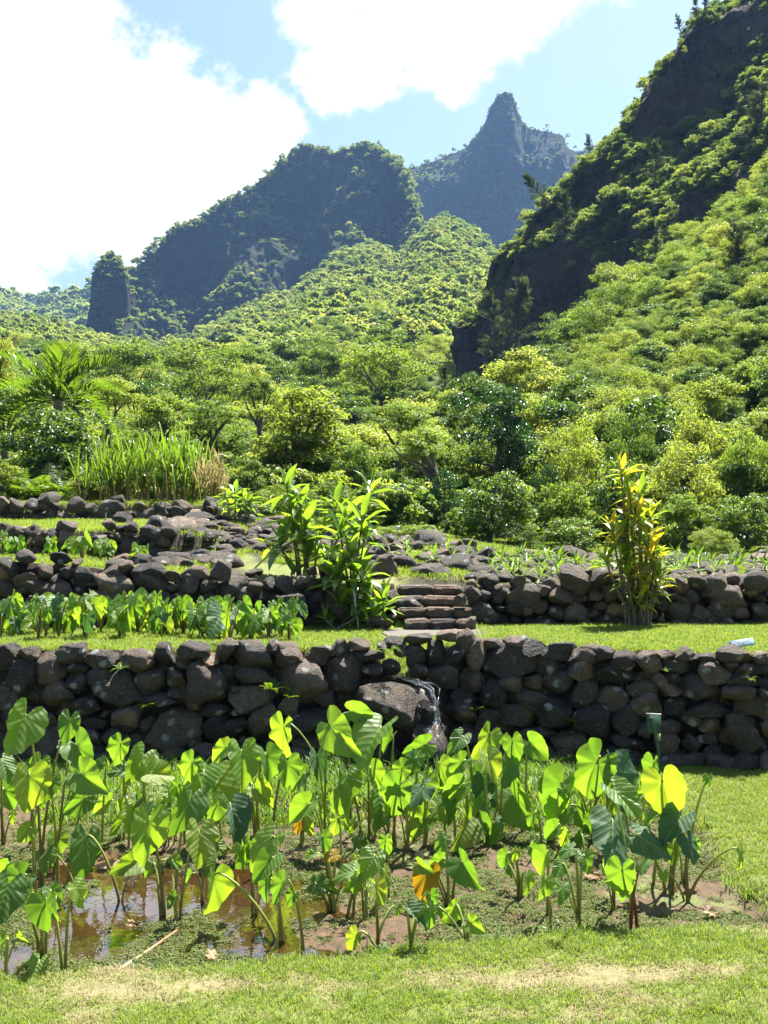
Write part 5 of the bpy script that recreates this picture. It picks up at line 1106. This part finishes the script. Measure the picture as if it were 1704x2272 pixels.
T_ = [('round_tree', 'big round-crowned tree with dark forked branches behind the ti shrub', 640, 932, 24, 124, 110, 'round', 'bark', 0.16, 16),
      ('dark_tree', 'tall dark glossy-leaved tree right of centre', 1072, 935, 25, 100, 115, 'dark', 'bark', 0.14, 12),
      ('pale_tree', 'pale green tree with a flat leafy top and crooked trunk', 905, 975, 22, 82, 58, 'bright', 'bark_pale', 0.13, 12),
      ('leafy_tree', 'yellow-green tree behind the pale flat-topped tree', 860, 905, 29, 90, 50, 'bright2', 'bark', 0.12, 8),
      ('leafy_shrub', 'large-leaved shrub in front of the dark glossy tree', 1060, 1095, 17.5, 95, 92, 'shrub', 'bark', 0.05, 10),
      ('leafy_shrub', 'dense dark shrub under the coconut palm', 95, 945, 20, 115, 85, 'shrub', 'bark', 0.06, 9),
      ('leafy_shrub', 'bright broad-leaved shrub at the foot of the cane', 185, 1062, 17.6, 48, 42, 'shrub2', 'bark', 0.03, 6),
      ('leafy_shrub', 'bright shrub at the left edge of the photo above the stones', 10, 1030, 17.8, 45, 42, 'shrub2', 'bark', 0.03, 6),
      ('leafy_tree', 'airy yellow-green tree rising behind the cane', 345, 905, 30, 95, 62, 'bright', 'bark', 0.12, 8),
      ('leafy_tree', 'yellow-green tree just left of the big round tree', 455, 915, 28, 78, 62, 'bright2', 'bark', 0.12, 8),
      ('leafy_tree', 'bright tree top showing over the left of the big round tree', 560, 850, 33, 52, 40, 'bright', 'bark', 0.12, 6),
      ('leafy_tree', 'green tree behind the coconut palm fronds', 235, 850, 34, 80, 50, 'bright2', 'bark', 0.12, 6),
      ('leafy_tree', 'deep green tree between palm and cane in the middle distance', 300, 850, 38, 70, 32, 'dark', 'bark', 0.12, 6),
      ('leafy_tree', 'tall bright tree cut by the left edge of the photo', -10, 790, 28, 50, 120, 'bright2', 'bark', 0.14, 8),
      ('leafy_tree', 'rounded green tree left of the palm, in its shade', 10, 890, 26, 75, 60, 'round2', 'bark', 0.12, 6),
      ('leafy_shrub', 'low shrub in the shade left of the round tree trunk', 530, 1030, 20, 45, 50, 'shrub', 'bark', 0.04, 6),
      ('leafy_shrub', 'dark shrub right of the round tree trunk', 760, 1000, 23, 55, 60, 'shrub', 'bark', 0.05, 6),
      ('leafy_shrub', 'sunlit shrub below the round tree, behind the ti heads', 590, 1080, 18, 60, 36, 'fine', 'bark', 0.03, 6),
      ('leafy_shrub', 'yellow-green undergrowth bush behind the ti shrub', 720, 1075, 18.5, 70, 42, 'fine', 'bark', 0.03, 6),
      ('leafy_shrub', 'bush behind the crooked pale trunk', 830, 1060, 21, 55, 60, 'shrub', 'bark', 0.04, 6),
      ('leafy_shrub', 'shaded bush right of the crooked trunk', 960, 1070, 21, 50, 70, 'dark', 'bark', 0.04, 6),
      ('leafy_shrub', 'bright bush right of the dark glossy tree', 1225, 960, 23, 75, 60, 'fine', 'bark', 0.05, 7),
      ('leafy_shrub', 'sunlit bush left of the golden ti', 1225, 1070, 18.5, 62, 55, 'shrub2', 'bark', 0.04, 7),
      ('leafy_shrub', 'dark hollow bush low between shrub and golden ti', 1180, 1040, 20, 45, 50, 'dark', 'bark', 0.04, 7),
      ('leafy_shrub', 'bright bush above the golden ti', 1350, 935, 24, 80, 60, 'fine', 'bark', 0.05, 7),
      ('leafy_shrub', 'bush directly behind the golden ti', 1330, 1060, 19, 65, 70, 'shrub', 'bark', 0.04, 7),
      ('leafy_shrub', 'big bright bush right of the golden ti', 1480, 1010, 21, 90, 80, 'fine', 'bark', 0.05, 8),
      ('leafy_shrub', 'bright bush higher up at the right', 1510, 930, 25, 85, 60, 'bright', 'bark', 0.05, 8),
      ('leafy_shrub', 'bush with yellow-green top near the right edge', 1620, 985, 22, 80, 85, 'bright2', 'bark', 0.05, 8),
      ('leafy_shrub', 'pale low bush right of the golden ti stems', 1480, 1120, 17.5, 70, 65, 'shrub2', 'bark', 0.04, 8),
      ('leafy_shrub', 'green bush at the right edge over the rocks', 1615, 1125, 17, 80, 75, 'shrub', 'bark', 0.04, 8),
      ('leafy_shrub', 'low bush at the rubble edge left of the golden ti', 1240, 1150, 16.6, 70, 42, 'shrub', 'bark', 0.03, 6),
      ('leafy_shrub', 'low hedge-like bush behind the rubble bank', 1130, 1160, 16.8, 60, 38, 'fine', 'bark', 0.03, 6),
      ('leafy_shrub', 'low bush in front of the thicket between golden ti and right edge', 1540, 1170, 16.2, 60, 34, 'fine', 'bark', 0.03, 6),
      ('leafy_shrub', 'bush at right edge of the photo, half cut off', 1700, 1080, 18, 60, 110, 'round2', 'bark', 0.05, 6),
      ('leafy_shrub', 'pale mounded ground shrub below the crooked trunk', 900, 1142, 16.2, 68, 17, 'shrub2', 'bark', 0.02, 5),
      ('leafy_shrub', 'pale mounded ground shrub nearer the ti shrub', 820, 1150, 16.0, 45, 16, 'fine', 'bark', 0.02, 5),
      ('leafy_shrub', 'low green bush on the upper lawn edge, far left', 110, 1062, 18.4, 60, 34, 'shrub', 'bark', 0.03, 5),
      ('leafy_shrub', 'low bush at the foot of the cane on its right', 400, 1090, 17.6, 70, 20, 'fine', 'bark', 0.02, 5),
      ('leafy_shrub', 'low bush between the cane and the small ti plants', 555, 1105, 16.9, 45, 24, 'shrub', 'bark', 0.02, 5)]
for nm, lab, u, v, Y, hw, hh, pr, mt, tr_, lb in T_:
    kw = dict(mat=mt, tr=tr_, limbs=lb)
    if nm == 'pale_tree': kw['bend'] = PD(945, 1040, 22)
    tree_d(nm, lab, 'tree' if 'tree' in nm else 'shrub', u, v, Y, hw, hh, pr, **kw)
# filler trees behind, in the band between garden and slopes
k = 0
BAND = [(u, 780 + 0 * u) for u in range(0, 1)]
for i in range(80):
    Y = vrng.uniform(29, 62); u = vrng.uniform(-150, 1100); x = (u * D2S - 852) / FPX * Y; zb = H1(x, Y); hgt_ = max(2.2, PD(0, np.interp(u, [-150, 200, 560, 900, 1100], [815, 868, 890, 900, 878]) + vrng.uniform(0, 70), Y).z - zb); r = np.clip(hgt_ * vrng.uniform(0.5, 0.75), 1.4, 2.8)
    pr = CR[['bright', 'fine', 'bright', 'bright2', 'fine', 'round2'][vrng.integers(6)]][vrng.integers(2)]
    tree('valley_tree', 'rounded green tree in the valley wood behind the garden', 'tree', (x, Y, zb), (x, Y, zb + hgt_ * 0.58), (r, r, hgt_ * 0.45), pr, tr=0.12, limbs=6, group='valley trees behind the garden')
for i in range(60):
    Y = vrng.uniform(22, 38); u = vrng.uniform(1120, 1900); x = (u * D2S - 852) / FPX * Y; zb = H1(x, Y) + 0.2; hgt_ = max(1.6, PD(0, np.interp(Y, [22, 38], [985, 850]) + vrng.uniform(-15, 45), Y).z - zb); r = np.clip(hgt_ * vrng.uniform(0.4, 0.6), 0.9, 1.9)
    pr = CR[['fine', 'bright', 'shrub', 'bright2', 'shrub2', 'round2'][vrng.integers(6)]][vrng.integers(2)]
    tree('thicket_shrub', 'bushy green shrub in the thicket at the foot of the right slope', 'shrub', (x, Y, zb), (x, Y, zb + hgt_ * 0.48), (r, r, hgt_ * 0.54), pr, tr=0.06, limbs=6, group='thicket shrubs on the right')
# individual small trees on the steep right slope, largest ones as things, the rest as cover
P, N = sample_grid(G_rs, 5000, vrng); P = P[P[:, 1] < 96]
u_ = P[:, 0] / P[:, 1] * FPX + 852; vis = (u_ > 880) & (u_ < 1850); P = P[vis]; order = np.argsort(P[:, 1] * 0 + vrng.random(len(P)))
P = P[order]; chosen = []
for p in P:
    if len(chosen) >= 280: break
    r = vrng.choice([0.7, 1.0, 1.4, 2.0], p=[0.3, 0.35, 0.25, 0.1]) * vrng.uniform(0.9, 1.15) * (0.7 + 0.006 * p[1])
    if all((p[0] - c[0]) ** 2 + (p[1] - c[1]) ** 2 + (p[2] - c[2]) ** 2 > (0.85 * (r + c[3])) ** 2 for c in chosen): chosen.append((p[0], p[1], p[2], r))
for x, y, z, r in chosen:
    pr = CR[['fine', 'bright', 'bright2', 'fine', 'round2'][vrng.integers(5)]][vrng.integers(2)]
    tree('slope_tree', 'small round-topped tree on the steep slope below the right cliff', 'tree', (x, y, z - 0.2), (x, y, z + r * 0.95), (r, r, r * 0.85), pr, mat='bark_pale', tr=0.09, limbs=4, group='trees on the right slope')
# cover of the slopes: uncountable
def cover(name, G, n, src, smin, smax, label, cat, mask=None, lift=0.35, rng=vrng, sel=None):
    P, N = sample_grid(G, n, rng, mask)
    if sel is not None: k = sel(P, N); P = P[k]; N = N[k]
    s = rng.uniform(smin, smax, len(P)) * rng.choice([0.7, 1.0, 1.25], len(P))
    P = P + np.stack([0 * s, 0 * s, s * lift], 1)
    return scatter(name, P, s, rng.uniform(0, 6.28, len(P)), src, label, cat)
lowm = lambda k: [q[0] for q in LOW[k]]
UG = [crown_mesh('undergrowth', 880 + i, M[['leaf_green', 'leaf_bright', 'leaf_slope'][i]], 1500, 0.16, 16, 'bush', 0.55)[0] for i in range(3)]
q_ = np.stack([vrng.uniform(-26, 30, 3600), vrng.uniform(18.8, 60, 3600)], 1); q_ = q_[(np.abs(q_[:, 0]) < 0.5 * q_[:, 1]) & (vrng.random(3600) < np.clip(30 / q_[:, 1], 0, 1))]
s_ug = vrng.uniform(0.35, 0.8, len(q_)) * (0.6 + 0.016 * q_[:, 1])
scatter('undergrowth', np.c_[q_, H(q_[:, 0], q_[:, 1]) + s_ug * 0.5], s_ug, vrng.uniform(0, 6.28, len(q_)), UG, 'leafy undergrowth filling the ground beneath the trees', 'undergrowth')
cover('slope_undergrowth', G_rs, 5200, [CR['fine'][0][0], CR['fine'][1][0], CR['round2'][1][0]], 0.35, 1.15, 'shrubby undergrowth covering the steep right slope', 'undergrowth')
def fr(P, N): return (np.abs(P[:, 0] / P[:, 1]) < 0.6) & ~((P[:, 0] / P[:, 1] * FPX + 852 > 962 * D2S) & (P[:, 1] < 165))
def patchy(seed, sc, th): return lambda P, N: (fbm(P / sc, 4, seed) + 0.9 * (N[:, 2] - 0.45) > th)
vm = np.repeat(np.interp(np.arange(299) / 299 * 6, [0, 1, 1.1, 1.9, 2.1, 2.9, 3.6, 4.1, 4.9, 5.2, 6], [0.5, 0.5, 0.35, 0.4, 1.3, 1.3, 0.8, 0.16, 0.12, 0.4, 0.4])[:, None], 479, 1) * np.interp(np.linspace(985, 2800, 479), [985, 1200, 1400, 1700], [0.25, 0.5, 1, 1.3])[None]
cover('cliff_vegetation', G_cliff, 20000, lowm('slope'), 0.45, 1.35, 'clumps of bright shrubs clinging to the near cliff ledges', 'shrubs', sel=lambda P, N: patchy(61, 13, 0.05)(P, N) & (P[:, 1] < 160), lift=0.7, mask=vm)
cover('near_forest', G_slope, 9000, [CR['fine'][0][0], CR['fine'][1][0], CR['bright'][0][0], CR['round2'][0][0]], 1.1, 3.0, 'green forest on the lower part of the far slope', 'forest', sel=lambda P, N: fr(P, N) & (P[:, 1] > 58) & (P[:, 1] < 210))
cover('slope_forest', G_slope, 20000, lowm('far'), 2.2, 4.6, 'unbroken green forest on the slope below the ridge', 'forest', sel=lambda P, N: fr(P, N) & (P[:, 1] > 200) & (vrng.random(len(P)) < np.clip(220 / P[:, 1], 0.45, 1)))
cover('ridge_scrub', G_rid, 20000, lowm('tiny'), 1.1, 3.2, 'scrubby trees dotting the ridge and its gullies', 'scrub', sel=patchy(71, 60, 0.02))
cover('spire_scrub', G_peak, 12000, lowm('tiny'), 0.9, 2.6, 'low scrub on the flanks of the far spire', 'scrub', sel=lambda P, N: patchy(81, 60, -0.12)(P, N), lift=0.15)
cover('hill_forest', G_hill, 3000, lowm('tiny'), 5, 9, 'forest cover of the far left hills', 'forest')
cover('pillar_scrub', G_pil, 1100, lowm('tiny'), 0.8, 2.0, 'scrub clinging to the rock pillar', 'scrub', sel=patchy(91, 14, -0.16))
# scrub along the crest lines
def crest(name, row, n, s0, s1, label):
    a = np.array([tuple(PD(*q)) for q in row]); d = np.r_[0, np.cumsum(np.linalg.norm(np.diff(a, axis=0), axis=1))]; t_ = vrng.uniform(0, d[-1], n)
    P = np.stack([np.interp(t_, d, a[:, k]) for k in range(3)], 1) + vrng.normal(size=(n, 3)) * [2, 4, 0.6]; s = vrng.uniform(s0, s1, n)
    scatter(name, P, s, vrng.uniform(0, 6.28, n), lowm('far'), label, 'scrub')
crest('crest_scrub', rid_top[1:-2], 420, 1.6, 4.2, 'trees along the crest of the middle ridge')
crest('crest_scrub', peak_top[3:8] + peak_top[16:], 120, 1.4, 3.4, 'bushes along the shoulders of the far spire')
crest('crest_scrub', c_top[4:], 30, 0.25, 0.6, 'bushes along the skyline of the near cliff')
# medium trees standing out of the far slope
P, N = sample_grid(G_slope, 4000, vrng); sel = fr(P, N) & (P[:, 1] > 60) & (P[:, 1] < 260); P = P[sel]; chosen = []
for p in P:
    if len(chosen) >= 110: break
    r = vrng.uniform(2.4, 4.2)
    if all((p[0] - c[0]) ** 2 + (p[1] - c[1]) ** 2 > (r + c[3]) ** 2 for c in chosen): chosen.append((p[0], p[1], p[2], r))
for x, y, z, r in chosen:
    tree('forest_tree', 'larger crown standing out of the forest on the far slope', 'tree', (x, y, z - 0.5), (x, y, z + r * 1.1), (r, r, r * 0.8), CR[['fine', 'bright', 'bright2', 'round2'][vrng.integers(4)]][vrng.integers(2)], mat='bark_pale', tr=0.2, limbs=3, group='larger trees on the far slope')

# ------------------------------------------------------------------ ironwoods on the cliff
def ironwood_meshes(seed, n=2600):
    r = np.random.default_rng(seed); mb = MB(); ht = 1.0; C = []; D = []
    mb.tube([(0, 0, -0.05), (0.02, 0, 0.4), (0.03, 0.01, 1.0)], [0.022, 0.015, 0.004], 5, False)
    for k in range(34):
        z = r.uniform(0.12, 0.97); a = r.uniform(0, 6.28); l = 0.30 * (1.05 - z) ** 0.7 * r.uniform(0.6, 1.2) + 0.03; e = np.array([math.cos(a) * l, math.sin(a) * l, z + 0.10 * r.uniform(0.3, 1.3)])
        st_ = np.array([0.02 * z, 0, z - 0.04]); mb.tube(bezier(st_, st_ + (e - st_) * [0.4, 0.4, 0.1], e - [0, 0, 0.02], e, 4), [0.006, 0.005, 0.004, 0.002], 4, False)
        t_ = r.random(n // 34) ** 0.7; C.append(st_ + (e - st_) * t_[:, None] + r.normal(size=(len(t_), 3)) * 0.018); D.append(np.tile((e - st_) * 0.6, (len(t_), 1)) + r.normal(size=(len(t_), 3)) * 0.05 - [0, 0, 0.05])
    C = np.vstack(C); D = np.vstack(D); V, F = leaf_quads(C, r.normal(size=(len(C), 3)), r.uniform(0.05, 0.10, len(C)), 0.10, 0.02, r, D)
    return make_mesh('foliage', V, F, M['needle'], False), mb.mesh('trunk', M['bark'])
IW = [ironwood_meshes(900 + i) for i in range(3)]
for u, vb, hpx, Y, lean, lab in [(1112, 780, 175, 118, 0.05, 'feathery grey-green ironwood tree against the dark lower cliff'), (1075, 790, 150, 122, -0.12, 'leaning ironwood just left of the taller one on the cliff'), (1080, 805, 40, 110, -1.0, 'ironwood bough sticking out low over the cliff foot'), (1185, 440, 80, 128, -0.75, 'windswept ironwood leaning out from the cliff edge'), (1220, 520, 100, 122, 0.0, 'upright ironwood on the cliff ledge'), (1415, 395, 85, 118, 0.02, 'ironwood halfway up the cliff shrubs'), (1420, 590, 75, 92, 0.0, 'ironwood at the top edge of the shrub slope'), (1297, 640, 60, 100, 0.0, 'small ironwood before the dark cliff band'),
                                 (1640, 330, 150, 112, 0.02, 'tall pale ironwood near the right edge, high on the mountain'), (1610, 640, 160, 62, -0.15, 'grey-green ironwood on the slope near the right edge'), (1640, 660, 150, 60, 0.1, 'second ironwood beside the one near the right edge'), (1430, 760, 130, 66, 0.05, 'faint ironwood in the middle of the shrub slope'), (1520, 38, 45, 127, 0.1, 'ironwood on the skyline at the top right'), (1470, 70, 40, 128, -0.2, 'small ironwood on the skyline left of the summit trees'), (1505, 40, 42, 127, -0.1, 'thin ironwood beside the one on the top right skyline'), (1275, 330, 42, 132, -0.15, 'bare thin tree on the cliff skyline right of the spire'), (960, 870, 75, 70, 0.0, 'slender ironwood left of the cliff foot')]:
    p = PD(u, vb, Y); s = hpx * D2S / FPX * Y; o = thing('ironwood_tree', lab, 'tree', p, 'ironwood trees on the mountain'); q = IW[vrng.integers(3)]; rt = (0, lean, vrng.uniform(0, 6.28))
    e = Matrix.Rotation(lean, 4, 'Y') @ Matrix.Rotation(vrng.uniform(0, 6.28), 4, 'Z') @ Matrix.Diagonal((s * 1.0, s * 1.0, s, 1))
    put('foliage', q[0], o, matrix=e); put('trunk', q[1], o, matrix=e)

# ------------------------------------------------------------------ coconut palm
def frond_mesh(seed, droop=0.8, n=34):
    r = np.random.default_rng(seed); mb = MB(); t_ = np.linspace(0, 1, n); C = np.stack([0 * t_, t_ * (1 - 0.25 * droop * t_), 0.35 * t_ - droop * 0.75 * t_ ** 2.2], 1)
    mb.tube(C, np.linspace(0.014, 0.003, n), 5, False); T = np.gradient(C, axis=0); P, Nn, D, S = [], [], [], []
    for k in range(4, n):
        for s in (-1, 1):
            l = 0.30 * math.sin(math.pi * min(1, 0.18 + 0.80 * t_[k])) ** 0.6; d = np.array([s * 1.0, 0.75, 0.0]) + T[k] * 2 + np.array([0, 0, -0.55 + 0.1 * r.normal()]); d /= np.linalg.norm(d)
            P.append(C[k] + d * l * 0.5); D.append(d); Nn.append(np.array([-0.45 * s, 0, 1]) + 0.2 * r.normal(size=3)); S.append(l * r.uniform(0.85, 1.1))
    V, F = leaf_quads(np.array(P), np.array(Nn), np.array(S), 0.09, 0.01, r, np.array(D)); mb.add(V, F); return mb.mesh('frond', M['palm_leaf'], False)
FRP = [frond_mesh(950 + i, d) for i, d in enumerate((0.5, 0.8, 1.1, 1.4))]
cp = PD(125, 865, 24); pb = Vector((cp.x, 24, H1(cp.x, 24)))
pm_ = thing('coconut_palm', 'coconut palm with arching glossy fronds at the left', 'palm tree', pb)
put('trunk', MB().tube([(0, 0, -0.1), (0.05, 0, (cp.z - pb.z) * 0.5), cp - pb], [0.16, 0.12, 0.11], 9).mesh('trunk', M['bark_pale']), pm_)
for az, el, L, k in [(200, 62, 1.9, 1), (165, 35, 1.9, 1), (175, 10, 1.6, 2), (300, 68, 1.9, 1), (10, 70, 2.0, 2), (350, 30, 1.9, 1), (20, 8, 1.7, 2), (330, -10, 1.3, 3), (210, -8, 1.4, 3), (90, 50, 1.8, 1), (120, 20, 1.7, 2), (60, 25, 1.7, 2), (250, 40, 1.7, 2), (270, 80, 1.5, 0), (20, 84, 1.7, 3), (300, 50, 1.5, 3), (150, 75, 1.7, 2), (215, 25, 1.6, 3)]:
    put('frond', FRP[k], pm_, cp - pb, None, L * 1.08, None).rotation_euler = (math.radians(el - 10), 0, math.radians(az - 90))

# ------------------------------------------------------------------ sugar cane
def cane_clump(name, label, x0, x1, yc, n, hgt_, leafmat, canemat, seed, dry=False):
    r = np.random.default_rng(seed); xc = (x0 + x1) / 2; zb = H1(xc, yc); o = thing(name, label, 'sugar cane', (xc, yc, zb)); mc, ml = MB(), MB()
    for k in range(n):
        x = r.uniform(x0, x1) - xc; y = r.normal(0, 0.45); h = hgt_ * r.uniform(0.3, 1.0) * (1 - 0.25 * abs(x) / max(0.1, (x1 - x0) / 2)); lx, ly = r.normal(0, 0.22, 2) * h
        st_ = bezier((x, y, -0.1), (x, y, h * 0.4), (x + lx * 0.5, y + ly * 0.5, h * 0.8), (x + lx, y + ly, h), 5); mc.tube(st_, np.linspace(0.016, 0.010, 5), 5, False)
        for j in range(11):
            f_ = r.uniform(0.25, 1.0); i_ = f_ * 4; a_ = int(min(3, i_)); p = st_[a_] + (st_[a_ + 1] - st_[a_]) * (i_ - a_); a = r.uniform(0, 6.28); L = r.uniform(0.6, 1.1) * (0.8 if dry else 1); out_ = np.array([math.cos(a), math.sin(a), 0]); n_ = 7; t_ = np.linspace(0, 1, n_)[:, None]
            C = p + out_ * t_ * L * 0.30 + np.array([0, 0, 1]) * (L * 0.85 * t_ - L * r.uniform(0.1, 0.75) * t_ ** 2.4); sd = np.cross(out_, [0, 0, 1]); w_ = 0.014 * np.interp(t_[:, 0], [0, 0.3, 1], [0.7, 1, 0.05])[:, None]
            V = np.stack([C - sd * w_, C + sd * w_], 1).reshape(-1, 3); i2 = np.arange(n_ - 1)[:, None] * 2; ml.add(V, np.concatenate([i2, i2 + 1, i2 + 3, i2 + 2], 1))
    tag(put('canes', mc.mesh('canes', M[canemat]), o), kind='stuff'); tag(put('foliage', ml.mesh('foliage', M[leafmat], True), o), kind='stuff'); return o
xx = lambda u, Y: (u * D2S - 852) / FPX * Y
cane_clump('sugar_cane', 'tall clump of bright green sugar cane above the terraces', xx(195, 18), xx(440, 18), 18.0, 120, 1.05, 'cane_leaf', 'cane', 41)
cane_clump('sugar_cane', 'dry reddish cane stalks at the right end of the cane clump', xx(445, 17.6), xx(480, 17.6), 17.7, 16, 0.9, 'grass_dry', 'cane', 43, True)
for u, Y, n_, L, lab in [(45, 18.2, 14, 0.9, 'dark fern clump left of the bright shrub'), (90, 18.0, 14, 0.9, 'fern clump beside the bright broad-leaved shrub'), (130, 17.9, 10, 0.7, 'small fern in front of the bright shrub'), (15, 18.3, 12, 0.9, 'fern clump at the left edge of the upper lawn')]:
    X = xx(u, Y); fern('fern_clump', Vector((X, Y, H1(X, Y) + 0.1)), n_, L, lab)

# ------------------------------------------------------------------ grass, weeds, water fern
def tuft_mesh(name, seed, mat, n, h, w, spread, lean=0.5):
    r = np.random.default_rng(seed); V = []; F = []
    for k in range(n):
        a = r.uniform(0, 6.28); p = np.array([r.normal(0, spread), r.normal(0, spread), -0.004]); hh = h * r.uniform(0.5, 1.2); d = np.array([math.cos(a), math.sin(a), 0]); s = np.array([-d[1], d[0], 0]) * w; l = lean * r.uniform(0.3, 1.3)
        m1 = p + d * l * hh * 0.4 + [0, 0, hh * 0.6]; tp = p + d * l * hh * 1.1 + [0, 0, hh * (1 - 0.25 * l)]
        b = len(V); V += [p - s, p + s, m1 + s * 0.8, m1 - s * 0.8, tp]; F += [(b, b + 1, b + 2), (b, b + 2, b + 3), (b + 3, b + 2, b + 4)]
    return make_mesh(name, np.array(V), np.array(F), mat, False)
GT = [tuft_mesh('grass_tuft', i, M['grass'], 16, 0.030, 0.0016, 0.022, 0.9) for i in range(4)]
GD = [tuft_mesh('grass_tuft', 10 + i, M['grass_dry'], 14, 0.022, 0.0016, 0.022, 1.2) for i in range(3)]
GF = [tuft_mesh('grass_tuft', 20 + i, M['grass'], 18, 0.045, 0.003, 0.045, 0.8) for i in range(3)]
GL = [tuft_mesh('grass_tuft', 30 + i, M['weed'], 14, 0.12, 0.004, 0.04, 0.8) for i in range(3)]
grng = np.random.default_rng(99)
def lawn_pts(n, xr, yr, cond): 
    X = grng.uniform(*xr, n); Y = grng.uniform(*yr, n); k = cond(X, Y); X, Y = X[k], Y[k]; return np.stack([X, Y, H(X, Y)], 1)
out_pond = lambda X, Y: pond_mask(X, Y) < 0.45
P = lawn_pts(52000, (-3.4, 4.2), (3.5, 8.75), lambda X, Y: out_pond(X, Y) & (Y < yw1(X) + 0.02) & (np.abs(X) < 0.45 * Y + 0.6) & ((Y < 6.6) | (X > 1.2)))
pth = fbm(P * [0.9, 1.6, 0], 4, 31) + 0.5 * fbm(P * [5, 7, 0], 3, 33) + 0.40 * np.exp(-((P[:, 1] - 4.48 - 0.10 * P[:, 0]) / 0.13) ** 2) - 0.20 + 0.10 * np.clip(P[:, 0], -2, 1)
dryp = np.where(P[:, 1] < 5.3, sstep(-0.25, 0.3, pth), 0.12); isd = grng.random(len(P)) < dryp * 0.85; thin = grng.random(len(P)) > 0.75 * sstep(0.12, 0.42, pth) * (P[:, 1] < 5.2)
for nm, kk, src, lab in (('lawn_grass', ~isd & thin, GT, 'short bright green grass of the front lawn'), ('dry_lawn_grass', isd & thin, GD, 'dry straw-coloured grass worn into the front lawn')):
    q = P[kk]; scatter(nm, q, grng.uniform(0.7, 1.3, len(q)), grng.uniform(0, 6.28, len(q)), src, lab, 'grass')
P = lawn_pts(16000, (-4.6, 5.2), (8.6, 11.4), lambda X, Y: (Y > yw1(X) + 0.16) & (Y < y2(X) - 0.05) & ~((X > -0.05) & (X < 1.0) & (Y > 10.2)))
scatter('terrace_grass', P, grng.uniform(0.6, 1.1, len(P)), grng.uniform(0, 6.28, len(P)), GF, 'mown grass on the first terrace above the wall', 'grass')
P = lawn_pts(34000, (-8, 7), (11.3, 19.5), lambda X, Y: (Y > y2(X) + 0.2) & ~((X > 0.08) & (X < 1.02) & (Y < 12.22)) & ((X < -2.4) | (fbm(np.stack([X, Y, 0 * X], 1) * 1.2, 3, 77) > -0.12) | ((X > -0.5) & (X < 1.3) & (Y > 12.25) & (Y < 13.3))))
scatter('upper_grass', P, grng.uniform(0.8, 1.6, len(P)), grng.uniform(0, 6.28, len(P)), GF, 'grass of the upper terraces and between the rocks', 'grass')
P = lawn_pts(3200, (-4.2, 2.0), (7.1, 8.75), lambda X, Y: (Y < yw1(X) - 0.05) & (fbm(np.stack([X, Y, 0 * X], 1) * 1.5, 3, 78) > -0.15 - 0.4 * (Y > 7.5)))
scatter('pond_weeds', P, grng.uniform(0.6, 1.3, len(P)), grng.uniform(0, 6.28, len(P)), GL + GF, 'green weeds between the pond and the foot of the wall', 'weeds')
P = lawn_pts(900, (-4, 4), (4.5, 8.0), lambda X, Y: (pond_mask(X, Y) > 0.15) & (pond_mask(X, Y) < 0.7))
scatter('bank_grass', P, grng.uniform(0.5, 0.9, len(P)), grng.uniform(0, 6.28, len(P)), GL, 'longer grass fringing the pond edge', 'grass')
def azolla_mesh(seed):
    r = np.random.default_rng(seed); n = 26; C = np.c_[r.normal(0, 0.016, (n, 2)), r.uniform(0.001, 0.011, n)]; N = np.c_[r.normal(0, 0.45, (n, 2)), np.ones(n)]
    V, F = leaf_quads(C, N, r.uniform(0.007, 0.015, n), 0.7, 0.15, r); return make_mesh('water_fern', V, F, M['azolla'], False)
AZ = [azolla_mesh(i) for i in range(5)]
P = lawn_pts(30000, (-4.2, 2.2), (4.3, 7.9), lambda X, Y: (pond_mask(X, Y) > 0.5) & (fbm(np.stack([X, Y, 0 * X], 1) * 2.1, 5, 80, 0.6) + 0.20 * sstep(-0.6, 0.8, X) + 0.05 * sstep(5.3, 6.2, Y) > 0.09))
P2 = lawn_pts(12000, (-4.2, 2.2), (4.3, 7.9), lambda X, Y: (pond_mask(X, Y) > 0.4) & (H(X, Y) > -0.095) & (fbm(np.stack([X, Y, 0 * X], 1) * 6, 3, 83) > 0.0))
P = np.vstack([P, P2]); P[:, 2] = np.maximum(P[:, 2], -0.087)
scatter('water_fern', P, grng.uniform(0.35, 1.3, len(P)), grng.uniform(0, 6.28, len(P)), AZ, 'mats of tiny green water fern floating on the muddy pond', 'water fern')

# ------------------------------------------------------------------ haze
hb = MB().box((0, 680, 285), (3200, 1760, 580)); hm, t, out = new_mat('haze')
pv = t.n.new('ShaderNodeVolumePrincipled'); pv.inputs['Color'].default_value = (0.26, 0.47, 0.85, 1); pv.inputs['Density'].default_value = 0.00015; pv.inputs['Anisotropy'].default_value = 0.25
t.l.new(pv.outputs[0], out.inputs['Volume'])
hz_o = put('haze', hb.mesh('haze', hm, False)); tag(hz_o, 'thin bluish haze in the valley air', 'haze', kind='stuff'); hz_o.display_type = 'WIRE'
